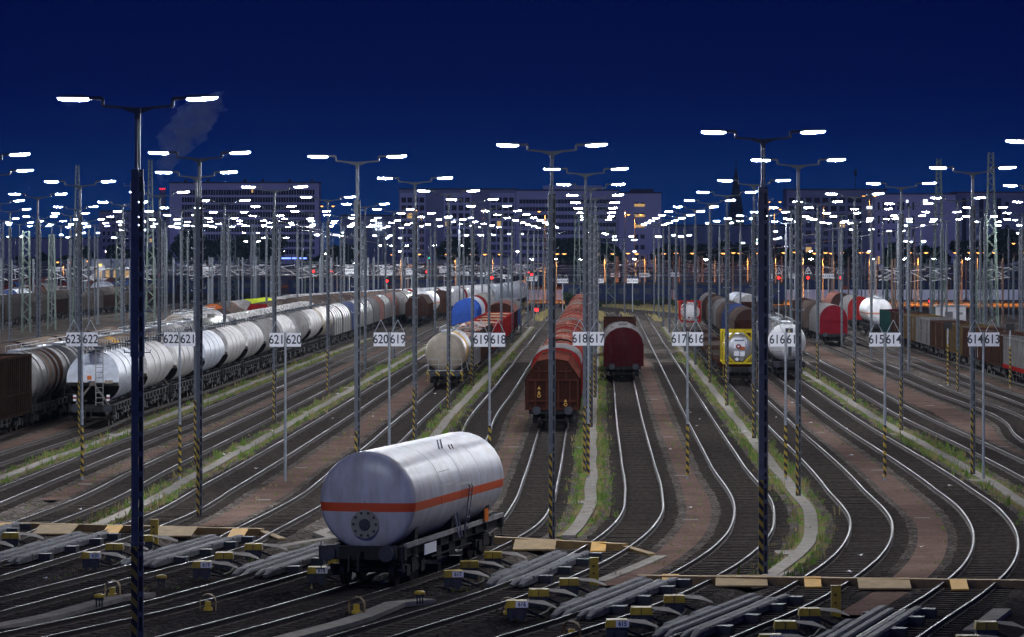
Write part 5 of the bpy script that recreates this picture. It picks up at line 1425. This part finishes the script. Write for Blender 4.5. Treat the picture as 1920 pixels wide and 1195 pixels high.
# ------------------------------------------------------------------ orange street and platform lamps
def lamp_post(px, py, D, lab, arms, m, mglow, twin=False, size=.35):
    z = zat(py, D); x = at(px, D)
    t = thing('street_lamp', lab, 'street lamp', (x, D, 0), 0, 'warm lamps beyond the yard' if mglow != 'white_glow' else 'white lamps beyond the yard')
    part('post', MB().tube((0,0,-.1),(0,0,z),.1,8,0,.07), m, t)
    ab = MB()
    for s_ in arms: ab.tube((0,0,z-.05),(s_*1.3,0,z+.2),.05,6)
    part('arm', ab, m, t)
    for s_ in arms:
        h = part('lamp_head', MB().box(min(s_*1.0,s_*2.0),max(s_*1.0,s_*2.0),-.16,.16,z+.2,z+.34), M['pole_dark'], t)
        part('lamp_glass', MB().prism([(min(s_*1.05,s_*1.95),z+.2),(s_*1.5,z+.2-size*.55),(max(s_*1.05,s_*1.95),z+.2)], -.13,.13,0,True,True), M[mglow], h)
        if mglow == 'sodium':        # the light this lamp throws
            ld = bpy.data.lights.new('lamp_light', 'SPOT'); ld.spot_size = 2.6; ld.spot_blend = .4; ld.energy = 12000; ld.color = (1,.34,.06); ld.shadow_soft_size = .15
            lo = bpy.data.objects.new('lamp_light', ld); COL.objects.link(lo); lo.parent = t; lo.location = (s_*1.5, -.1, z-.35)
PO = M['pole']
lst = [(686,480,820,-1),(752,480,840,-1),(801,479,830,-1),(854,479,850,-1),(901,479,840,-1),(924,479,870,-1),(953,479,850,-1),(1018,478,880,1),(1030,478,900,1),(1043,478,870,1),(1134,478,860,0),(1192,477,900,-1),(1209,478,860,-1),(1229,478,850,1),
       (1283,477,860,0),(1340,477,850,1),(1374,477,840,-1),(1390,476,880,-1),(1402,477,860,0),(1428,477,900,-1),(1454,476,850,1),(1506,475,860,-1),(1543,477,850,0),(1563,476,870,0),(1630,476,840,-1),(1643,476,850,-1),(1672,476,880,1),(1721,476,850,0),(1776,476,840,1),
       (1803,476,830,1),(1832,476,860,1),(1850,476,850,-1),(1881,476,820,-1),(1901,476,840,1),(1970,477,850,1)]
for i, (px, py, D, sd) in enumerate(lst):
    D *= .80
    lamp_post(px, py, D, 'low orange street lamp in the line behind the yard, %s from the left' % (ORD[i] if i < 20 else '%s from the right' % '').strip() if i < 20 else 'low orange street lamp in the line behind the yard, %s from the right edge' % ORD[len(lst)-1-i], (-1,1) if sd == 0 else (sd,), PO, 'sodium')
for px, py, D, arms, lab in ((906,393,950,(0.05,),'tall single orange lamp in front of the white gridded building'),(1022,398,950,(-1,1),'tall twin orange lamp left of the grey lamp mast before the brown wagon'),(1190,404,900,(-1,1),'tall twin orange lamp in front of the banded building'),
     (1172,397,1000,(0.05,),'tall bright orange lamp beside the twin one in front of the banded building'),(1452,394,950,(-1,1),'tall twin orange lamp left of the gridded building on the right'),(1452,380,1000,(-1,1),'taller twin orange lamp behind the right hand lamp mast'),(1544,390,900,(0.05,),'single bright yellow orange lamp before the gridded building on the right'),
     (1630,369,1000,(-1,1),'twin orange lamp before the building with tall narrow windows'),(614,388,1000,(-1,1),'tall twin orange lamp right of the pale office block'),(790,396,1000,(-1,),'tall single orange lamp behind the number sign 620 and 619'),(1912,458,900,(-1,),'orange lamp at the right edge above the trees'),(119,493,950,(-1,1),'small twin warm lamp at the far left'),(175,491,960,(-1,1),'small twin warm lamp left of the tallest lamp mast')):
    lamp_post(px, py, D, lab, arms, PO, 'sodium', size=.5)
for i, (px, py, D) in enumerate(((702,462,950),(724,462,980),(752,462,960),(804,462,940),(857,462,990),(1028,487,800),(1076,488,800),(985,488,820),(1177,487,820),(1310,488,780),(1507,487,760),(1622,487,740),(1680,487,730),(1738,487,800),(1800,487,700),(1910,487,720),(652,496,700),(600,477,900))):
    lamp_post(px, py, D, 'small cold white lamp in the dark strip beyond the yard, %s of the white ones' % ORD[i], (1,), PO, 'white_glow', size=.4)
# ------------------------------------------------------------------ buildings
def facade(t, x0, x1, D, rows_, cols_, wz, hz, z0, z1, m, lit=(), frame=None, margin=1.0, maxn=100):
    me = MB().box(-wz/2,wz/2,-.05,.10,-hz/2,hz/2).mesh('window', m); mel = MB().box(-wz/2,wz/2,-.05,.10,-hz/2,hz/2).mesh('window', M['win_lit'])
    n = 0; rest = MB(); lit = lit or set(random.sample(range(rows_*cols_), max(1, rows_*cols_//28)))
    for r_ in range(rows_):
        z = z0+(z1-z0)*(r_+.5)/rows_
        for c_ in range(cols_):
            x = x0+margin+(x1-x0-2*margin)*(c_+.5)/cols_
            rr = rows_-1-r_
            if n < maxn:
                link('window', mel if (r_*cols_+c_) in lit else me, t, (x, D, z)); n += 1
            else: rest.box(x-wz/2,x+wz/2,D-.05,D+.1,z-hz/2,z+hz/2)
    if rest.v: o = part('more_windows', rest, m, t); o['kind'] = 'stuff'
def block(name, label, px0, px1, top_y, D, depth, wall, h_extra=0):
    x0, x1, h = at(px0, D), at(px1, D), zat(top_y, D)
    t = thing(name, label, 'building', (0,0,0))
    part('wall', MB().box(x0,x1,D,D+depth,-.2,h), wall, t)
    part('roof', MB().box(x0-.3,x1+.3,D-.3,D+depth+.3,h,h+.5), M['bl_dark'], t)
    return t, x0, x1, h
M['bl_pale'] = mat('pale_render', (.70,.70,.76), .9, 0, .08, .05); M['bl_white'] = mat('white_panels', (.62,.66,.72), .8, 0, .08, .05)
M['bl_grey'] = mat('grey_render', (.34,.37,.43), .9, 0, .1, .05); M['bl_dark'] = mat('roofing', (.10,.10,.12), .9, 0, .2, .1); M['bl_rose'] = mat('rose_render', (.44,.38,.43), .9, 0, .1, .05)
M['shed'] = mat('shed_cladding', (.10,.105,.13), .8, 0, .2, .1); M['spire'] = mat('spire_slate', (.06,.065,.08), .9, 0, .2, .3)
DB = 1400
t, x0, x1, h = block('office_block', 'wide pale office block with rows of triple windows behind the lamps at the left', 318, 598, 344, DB, 16, M['bl_pale'])
wl = MB().box(-.42,.42,-.06,.1,-.95,.95)
for k in (-1.0, 1.0): wl.box(k-.42,k+.42,-.06,.1,-.95,.95)
tri = wl.mesh('window', M['glass']); n = 0; rest = MB()
for r_ in range(9):
    z = h-3.4-r_*2.78
    for c_ in range(17):
        x = x0+4.6+(x1-x0-6.2)*(c_+.5)/17
        if n < 100: link('window', tri, t, (x, DB, z)); n += 1
        else:
            for k in (-1,0,1): rest.box(x+k-.42,x+k+.42,DB-.06,DB+.1,z-.95,z+.95)
o = part('more_windows', rest, M['glass'], t); o['kind'] = 'stuff'
for q in (.1,.25,.5,.62,.8,.95): part('vent', MB().box(x0+(x1-x0)*q-.5,x0+(x1-x0)*q+.5,DB+4,DB+6,h+.5,h+1.7), M['bl_dark'], t)
part('lit_window', MB().box(at(473,DB)-.35,at(473,DB)+.35,DB-.12,DB-.06,zat(358,DB)-.7,zat(358,DB)+.7), M['win_lit'], t)
t, x0, x1, h = block('low_block', 'dark lower block left of the pale office block', 186, 318, 397, 1500, 16, M['bl_rose'])
facade(t, x0, x1, 1500, 5, 14, 1.0, 1.4, h-16, h-1.5, M['glass'])
t, x0, x1, h = block('low_block', 'long low rose coloured block at the far left', -40, 186, 448, 1500, 16, M['bl_rose'])
t, x0, x1, h = block('gridded_building', 'grey building with two bays of white window grids behind the middle lamps', 748, 968, 356, DB, 18, M['bl_grey'])
for a, b in ((750,798),(832,884),(918,966)):
    xa, xb = at(a, DB), at(b, DB)
    part('bay', MB().box(xa,xb,DB-.5,DB,-.1,h-1.2), M['bl_white'], t)
    facade(t, xa, xb, DB-.5, 8, 4, 1.75, 1.9, h-26, h-2.4, M['glass'], margin=.3)
t, x0, x1, h = block('banded_building', 'broad white building with long horizontal window bands in the middle', 968, 1160, 358, DB, 18, M['bl_white'])
part('penthouse', MB().box(at(1018,DB),at(1130,DB),DB+3,DB+12,h,h+2.0), M['bl_white'], t)
for r_ in range(9):
    z = h-4.0-r_*2.9
    wb2 = MB(); wb2.box(x0+1.2,x1-1,DB-.05,DB+.1,z-.75,z+.75); part('window_band', wb2, M['glass'], t)
    mu = MB()
    xx = x0+1.2
    while xx < x1-1: mu.box(xx-.08,xx+.08,DB-.09,DB-.05,z-.75,z+.75); xx += 1.2
    part('mullions', mu, M['bl_grey'], t)
t, x0, x1, h = block('end_block', 'plain grey end block with one column of small windows right of the banded building', 1160, 1240, 363, DB-6, 20, M['bl_white'])
facade(t, at(1185,DB-6), at(1213,DB-6), DB-6, 7, 2, 1.5, 1.6, h-30, h-2.2, M['glass'], margin=.5)
xw = at(1199, DB-6)
for k, zz in enumerate((h-4.4, h-8.3, h-12.2)): part('lit_window', MB().box(xw-1.9,xw+1.9,DB-6.18,DB-6.12,zz-.5,zz+.5), M['win_dim'] if 'win_dim' in M else M['win_lit'], t)
part('rooftop_plant', MB().box(at(1182,DB),at(1226,DB),DB,DB+8,h+.5,h+1.8), M['bl_dark'], t)
t, x0, x1, h = block('dark_block', 'low dark block between the banded building and the church spire', 1240, 1475, 424, 1500, 16, M['bl_grey'])
t, x0, x1, h = block('gridded_building', 'grey building with wide square windows on the right', 1475, 1662, 357, DB, 18, M['bl_grey'])
facade(t, x0, at(1620,DB), DB, 9, 9, 2.1, 1.9, h-30, h-2.2, M['glass'], margin=.4)
part('house_number', MB().box(at(1625,DB),at(1637,DB),DB-.12,DB-.04,zat(392,DB),zat(387,DB)), M['win_lit_white'], t)
t, x0, x1, h = block('hotel', 'pale building with tall narrow windows and lit rooftop panels on the right', 1640, 1792, 365, DB-10, 18, M['bl_pale'])
facade(t, x0, at(1720,DB-10), DB-10, 6, 8, .75, 2.9, h-32, h-1.8, M['glass'], margin=.6)
for a, b, c_, d_ in ((1699,1703,376,381),(1731,1739,375,382)):
    xa, xb = at(a,DB-10), at(b,DB-10); part('lit_panel', MB().box(xa,xb,DB-10.12,DB-10.05,zat(d_,DB),zat(c_,DB)), M['win_lit_white'], t)
t, x0, x1, h = block('bluish_block', 'bluish grey block with dark vertical window strips at the right edge', 1792, 1990, 362, DB-4, 18, M['bl_grey'])
for px in (1805,1837,1870): part('window_strip', MB().box(at(px,DB)-.7,at(px,DB)+.9,DB-4.08,DB-3.9,2,h-2), M['glass'], t)
part('parapet', MB().box(x0,x1,DB-4.1,DB-3.95,h-1.2,h-.05), M['bl_rose'], t)
facade(t, at(1884,DB-4), at(1892,DB-4), DB-4, 6, 1, 1.4, 1.6, h-28, h-2, M['glass'], margin=.0)
t, x0, x1, h = block('office_block', 'dark office block with a lit sign, right of the pale office block', 640, 748, 405, 1500, 14, M['bl_grey'])
sg = MB()
for k in range(3):
    for (za, zb) in ((417,420.5),(422,426),(427,432)): sg.box(at(704.2+k*4.4,1499.5),at(706.8+k*4.4,1499.5),1499.4,1499.7,zat(zb,1499.5),zat(za,1499.5))
sg.box(at(703.5,1499.5),at(716.5,1499.5),1499.4,1499.7,zat(425,1499.5),zat(423,1499.5))
part('lit_sign', sg, M['win_lit_white'], t)
# church spire, chimney with smoke, antenna
Ds = 1700; xs = at(1380, Ds)
t = thing('church', 'slender dark church spire rising behind the lamps right of the middle', 'church', (xs, Ds, 0))
hb_, ht_ = zat(404, Ds), zat(308, Ds)
sp2 = MB(); n = 8
vs = []
for z, r in ((hb_,3.6),(zat(385,Ds),3.1),(zat(360,Ds),2.0),(zat(330,Ds),.95),(ht_,.06)):
    for i in range(n): vs.append((math.cos(2*PI*i/n+.39)*r, math.sin(2*PI*i/n+.39)*r, z))
sp2.add(vs, [(k*n+i, k*n+(i+1) % n, (k+1)*n+(i+1) % n, (k+1)*n+i) for k in range(4) for i in range(n)])
part('spire', sp2, M['spire'], t); part('tower', MB().box(-3.4,3.4,-3.4,3.4,-.2,hb_+.2), M['spire'], t); part('nave', MB().prism([(-8,0),(-8,12),(0,20),(8,12),(8,0)], 3.4, 30), M['spire'], t)
part('cross', MB().bar((0,0,ht_-.3),(0,0,ht_+2.4),.2).bar((-.7,0,ht_+1.5),(.7,0,ht_+1.5),.18), M['spire'], t)
Dc = 1650; xc = at(305, Dc); zc_ = zat(352, Dc)
t = thing('chimney', 'thin smoking chimney with small red warning lights left of the pale office block', 'chimney', (xc, Dc, 0))
part('shaft', MB().tube((0,0,-.2),(0,0,zc_),1.9,18,0,1.35), M['bl_grey'], t)
rl = MB()
for k in (-1,0,1): rl.tube((k*1.0,-1.6,zc_-.6),(k*1.0,-1.35,zc_-.6),.28,8)
part('warning_light', rl, M['red_dim'] if 'red_dim' in M else emit('warning_red', (1,.03,.05), 3.0), t)
t = thing('antenna_mast', 'thin antenna mast on the roofs at the right', 'antenna', (at(1604,1420),1420,0)); part('pole', MB().tube((0,0,0),(0,0,zat(318,1420)),.25,8,0,.12), M['spire'], t); part('aerial', MB().box(-.5,.5,-.2,.2,zat(330,1420),zat(318,1420)), M['spire'], t)
# smoke plume: one closed body of thin volume
def plume():
    path = [(305,351,1.3),(306,338,2.2),(309,322,3.4),(318,304,5.0),(328,288,6.8),(340,268,9.2),(352,250,11.2),(360,232,11.5),(366,214,11.0),(374,198,9.5),(386,186,7.0),(400,178,4.5),(412,172,2.0)]
    n = 20; vs = []; fs = []
    rr = [[1+.0*R() for _ in range(n)] for _ in path]
    for k, (px, py, r) in enumerate(path):
        for i in range(n):
            a = 2*PI*i/n; q = r*(1+.22*math.sin(3*a+k*1.7)+.13*math.sin(5*a-k*2.3)+U(-.06,.06))
            vs.append((at(px,Dc)+math.cos(a)*q, Dc+math.sin(a)*q*.8, zat(py,Dc)+.35*q*math.cos(a)*.4))
    for k in range(len(path)-1):
        for i in range(n): fs.append((k*n+i, k*n+(i+1) % n, (k+1)*n+(i+1) % n, (k+1)*n+i))
    fs.append(tuple(reversed(range(n)))); fs.append(tuple(range((len(path)-1)*n, len(path)*n)))
    m = bpy.data.materials.new('smoke'); m.use_nodes = True; N = m.node_tree.nodes; L = m.node_tree.links; N.clear()
    o = N.new('ShaderNodeOutputMaterial'); v = N.new('ShaderNodeVolumePrincipled'); v.inputs['Color'].default_value = (.75,.92,1,1); v.inputs['Anisotropy'].default_value = -.6
    tc = N.new('ShaderNodeTexCoord'); nz = N.new('ShaderNodeTexNoise'); nz.inputs['Scale'].default_value = .16; nz.inputs['Detail'].default_value = 7; nz.inputs['Roughness'].default_value = .62
    L.new(tc.outputs['Object'], nz.inputs['Vector']); mr = N.new('ShaderNodeMapRange'); mr.inputs[1].default_value = .40; mr.inputs[2].default_value = .80; mr.inputs[3].default_value = 0; mr.inputs[4].default_value = .34
    L.new(nz.outputs['Fac'], mr.inputs[0]); L.new(mr.outputs[0], v.inputs['Density']); L.new(v.outputs[0], o.inputs['Volume'])
    ob = part('smoke', MB().add(vs, fs, 0, True), m); tag(ob, 'pale smoke plume drifting up from the thin chimney', 'smoke'); kind(ob, 'stuff')
plume()
# ------------------------------------------------------------------ depot sheds, retaining wall, blue train in the dim strip
def shed(px0, px1, top, D, lab, m, depth=14):
    x0, x1, h = at(px0,D), at(px1,D), zat(top,D)
    t = thing('depot_shed', lab, 'shed', (0,0,0), 0, 'dark sheds beyond the yard'); part('wall', MB().box(x0,x1,D,D+depth,-.2,h), m, t)
    part('roof', MB().prism([(x0-.4,h),((x0+x1)/2,h+1.6),(x1+.4,h)], D-.4, D+depth+.4, 0, True), M['bl_dark'], t)
    xx = x0+2
    while xx < x1-3: part('gate', MB().box(0,2.2,-.06,0,.2,min(h-1,4.2)), M['glass'], t, (xx,D,0)); xx += 5
for a, b, ty, D, lab in ((-60,260,500,1000,'long dark shed at the far left beyond the yard'),(330,620,502,1050,'long dark shed below the pale office block'),(640,960,505,1000,'dark shed behind the grey hood row'),(970,1290,506,1050,'dark shed behind the red and wine red wagons'),(1300,1620,505,1000,'dark shed behind the red signals on the right'),(1650,2000,503,1050,'dark shed at the far right')):
    shed(a, b, ty, D, lab, M['shed'])
sh = MB(); 
x0, x1 = at(170,930), at(262,930)
t = thing('shop_front', 'small lit shop front with bright doors at the far left beyond the yard', 'building', (0,0,0))
part('wall', MB().box(x0,x1,930,940,-.1,7.5), M['bl_grey'], t)
for k, (a, b) in enumerate(((180,191),(198,205),(213,217),(234,246))): part('lit_door', MB().box(at(a,930),at(b,930),929.9,930,1.6,4.6), M['win_lit'], t)
part('lit_sign', MB().box(at(182,930),at(191,930),929.85,929.95,5.2,6.2), M['sodium_dim'] if 'sodium_dim' in M else emit('yellow_sign', (1,.6,.1), 2.5), t)
t = thing('blue_light_strip', 'thin glowing blue light strip under the pale office block', 'light strip', (0,0,0)); part('tube', MB().tube((at(528,1100),1100,zat(484.5,1100)),(at(575,1100),1100,zat(484.5,1100)),.22,8), M['blue_glow'], t); part('bracket', MB().box(at(550,1100)-.3,at(550,1100)+.3,1100.3,1100.6,0,zat(484,1100)), M['pole'], t)
t = thing('retaining_wall', 'low retaining wall glowing orange under the street lamps beyond the yard', 'wall', (0,0,0))
part('wall', MB().box(at(700,740),at(2300,740),740,741.5,-.2,1.9), M['bl_pale'], t)
t = thing('parked_train', 'dark blue passenger train standing in the dim strip behind the wine red wagon', 'train', (0,0,0))
x0, x1 = at(1170,800), at(1300,800)
part('body', MB().box(x0,x1,800,803,1.0,4.1), M['navy'], t)
wn = MB(); xx = x0+1
while xx < x1-2: wn.box(xx,xx+1.5,799.94,800,2.3,3.2); xx += 2.1
part('window_row', wn, M['glass'], t); part('underframe', MB().box(x0+.5,x1-.5,800.2,802.8,.3,1.0), M['black'], t)
cw = MB().box(-9.5,9.5,0,2.8,1.0,3.7); cr2 = MB().prism([(0,3.7),(.35,4.15),(2.45,4.15),(2.8,3.7)], -9.5, 9.5)
cr2.v = [(y, x, z) for x, y, z in cr2.v]
M['coach_navy'] = mat('coach_paint', (.025,.035,.085), .6, 0, .2, 2, spec=.1)
ME_CB = cw.mesh('body', M['coach_navy']); ME_CB2 = cw.mesh('body', M['brown2']); ME_CR = cr2.mesh('roof', M['dusk_grey'])
wn = MB()
for k in range(8): wn.box(-8.6+k*2.2,-7.2+k*2.2,-.05,.0,2.1,3.1)
ME_CW = wn.mesh('window_row', M['glass']); ME_CU = MB().box(-9.2,9.2,.3,2.5,.25,1.0).mesh('underframe', M['black'])
k = 0
for Dq, xs_, cb, wh in ((655, (18.5,38.5), ME_CB, 'nearer'), (760, (-120,-99,-78,-57,-36,-15,36,57,78,99), ME_CB, 'farther')):
    for i, xx in enumerate(xs_):
        t = thing('rail_coach', '%s coach in the %s dim row of parked coaches, %s from the left' % ('navy' if Dq < 700 else 'dark blue', wh, ORD[i]), 'coach', (xx, Dq, 0), 0, 'parked coaches beyond the yard')
        link('body', cb, t); link('roof', ME_CR, t); link('window_row', ME_CW, t); link('underframe', ME_CU, t)
# bushes and trees
def crown_mesh(r, h, n, size):
    b = MB()
    blobs = [(U(-.5,.5)*r, U(-.4,.4)*r, h*(.45+.5*R()), r*U(.35,.62)) for _ in range(9)]
    for _ in range(n):
        bx, by, bz, br2 = random.choice(blobs)
        a, p_ = U(0,2*PI), math.acos(U(-1,1)); q = br2*U(.55,1.08)
        x, y, z = bx+q*math.sin(p_)*math.cos(a), by+q*math.sin(p_)*math.sin(a), bz+q*math.cos(p_)
        s_ = size*U(.6,1.4); t1 = (U(-1,1),U(-1,1),U(-1,1)); t2 = (U(-1,1),U(-1,1),U(-1,1))
        b.add([(x-t1[0]*s_,y-t1[1]*s_,z-t1[2]*s_),(x+t2[0]*s_,y+t2[1]*s_,z+t2[2]*s_),(x+t1[0]*s_,y+t1[1]*s_,z+t1[2]*s_),(x-t2[0]*s_,y-t2[1]*s_,z-t2[2]*s_)], [(0,1,2,3)])
    return b
M['leaf'] = mat('leaves', (.045,.075,.03), .8, 0, .5, .3); M['bark'] = mat('bark', (.05,.04,.03), .9)
protos = []
for k in range(5):
    hh = 15+k*1.5; me = crown_mesh(5.2+k*.4, hh, 2600, .55).mesh('crown', M['leaf']); tb = MB().tube((0,0,-.2),(.2,.1,hh*.6),.42,8,0,.15)
    for q in range(5): a = q*1.25; tb.tube((.1,0,hh*(.3+.06*q)),(math.cos(a)*2.6,math.sin(a)*2.6,hh*(.52+.06*q)),.15,6,0,.05)
    protos.append((me, tb.mesh('trunk', M['bark']), hh))
tx = []
for a, b, ty, n in ((20,60,480,2),(150,185,455,3),(205,250,458,4),(330,425,432,7),(440,520,440,6),(560,600,470,3),(600,660,455,4),(830,880,440,4),(1040,1100,440,5),(1125,1165,452,3),(1230,1300,455,6),(1300,1400,452,7),(1400,1480,450,6),(1480,1600,462,7),(1670,1720,440,4),(1715,1775,455,5),(1800,1870,450,5),(1870,1960,428,6),(60,140,470,5),(260,320,462,4)):
    for k in range(n): tx.append((a+(b-a)*(k+.5)/n+U(-6,6), ty+U(-6,10)))
tx.sort()
for i, (px, ty) in enumerate(tx):
    D = U(1120,1320); me, tk, hh = protos[i % 5]; h = max(5, zat(ty, D)); s_ = h/(hh*1.18)
    side = 'left' if px < 640 else ('middle' if px < 1280 else 'right')
    t = thing('tree', 'dark leafy tree in the belt before the far buildings, %s third of the picture' % side, 'tree', (at(px,D), D, 0), U(0,6), 'dark trees before the buildings, %s third' % side)
    t.scale = (s_*U(.95,1.2), s_*U(.95,1.2), s_); link('crown', me, t); link('trunk', tk, t)
for i, (px, D, s_) in enumerate(((1066,640,.16),(1120,610,.1),(1240,610,.12),(1262,600,.1),(1300,590,.12),(1195,620,.1),(862,900,.5),(1228,630,.09))):
    me, tk, hh = protos[i % 5]
    t = thing('bush', ['round dark bush by the throat tracks behind the brown wagon','low bush behind the red wagon row','low bush right of the wine red wagon','second low bush right of the wine red wagon','low bush left of the white tank container','low bush at the throat below the number sign 617 and 616','yellow lit bushy tree behind the blue ended hood wagon','smallest low bush at the throat beside the wine red wagon'][i], 'bush', (at(px,D), D, -.1), i, 'bushes near the throat')
    t.scale = (s_*1.3,s_*1.3,s_); link('crown', me, t); link('trunk', tk, t)
# rough grass at the throat
tg = MB()
for _ in range(9000):
    px = U(880,1420); D = U(520,690); x = at(px, D)
    if any(abs(T[k].x(D)-x) < 1.3 for k in range(612,622)): continue
    h = U(.15,.6); w_ = .06+h*.12
    tg.add([(x-w_,D,-.08),(x+w_,D,-.08),(x+U(-.3,.3),D,h)], [(0,1,2)])
kind(part('grass', tg, M['grass_dry']), 'stuff')
for i in range(46):
    n = random.choice((614,615,616,617,618,619,620,621,622)); d = U(108,300); x = T[n].x(d)+random.choice((U(-.6,.6),U(1.7,2.3)))
    a, b_, c_ = U(.04,.10), U(.05,.13), U(.02,.07); k = MB(); k.add([(-a,-b_,0),(a,-b_*.6,c_),(a*.8,b_,0),(-a*.7,b_*.8,c_*.6)], [(0,1,2),(0,2,3)])
    tag(part('paper_scrap', k, M['white_sign'], None, (x, d, .05), U(0,3)), 'crumpled white scrap of litter lying beside or between the rails', 'litter', 'scraps of white litter on the tracks')
# unseen street lamps added before the buildings to light the facades
k = 0
for px in range(200, 1960, 110):
    D = 1330; x = at(px, D); z = 9
    t = thing('street_lamp', 'added unseen street lamp among the trees, lighting the far facades', 'street lamp', (x, D, 0), 0, 'added street lamps before the far buildings')
    part('post', MB().tube((0,0,-.1),(0,0,z),.12,8), M['pole'], t); h = part('lamp_head', MB().box(-.6,.6,-.3,.3,z+.08,z+.3), M['pole_dark'], t); part('lamp_glass', MB().box(-.5,.5,-.25,.25,z-.05,z+.07), M['facade_fill'], h)

# ------------------------------------------------------------------ the night air
hz_ = MB().box(-2520,2520,-220,6020,-1.3,90)
m = bpy.data.materials.new('haze'); m.use_nodes = True; N = m.node_tree.nodes; L = m.node_tree.links; N.clear()
o = N.new('ShaderNodeOutputMaterial'); v = N.new('ShaderNodeVolumePrincipled'); v.inputs['Color'].default_value = (.42,.62,1,1); v.inputs['Density'].default_value = 2.2e-5; v.inputs['Anisotropy'].default_value = .6
L.new(v.outputs[0], o.inputs['Volume'])
kind(part('haze', hz_, m), 'stuff')
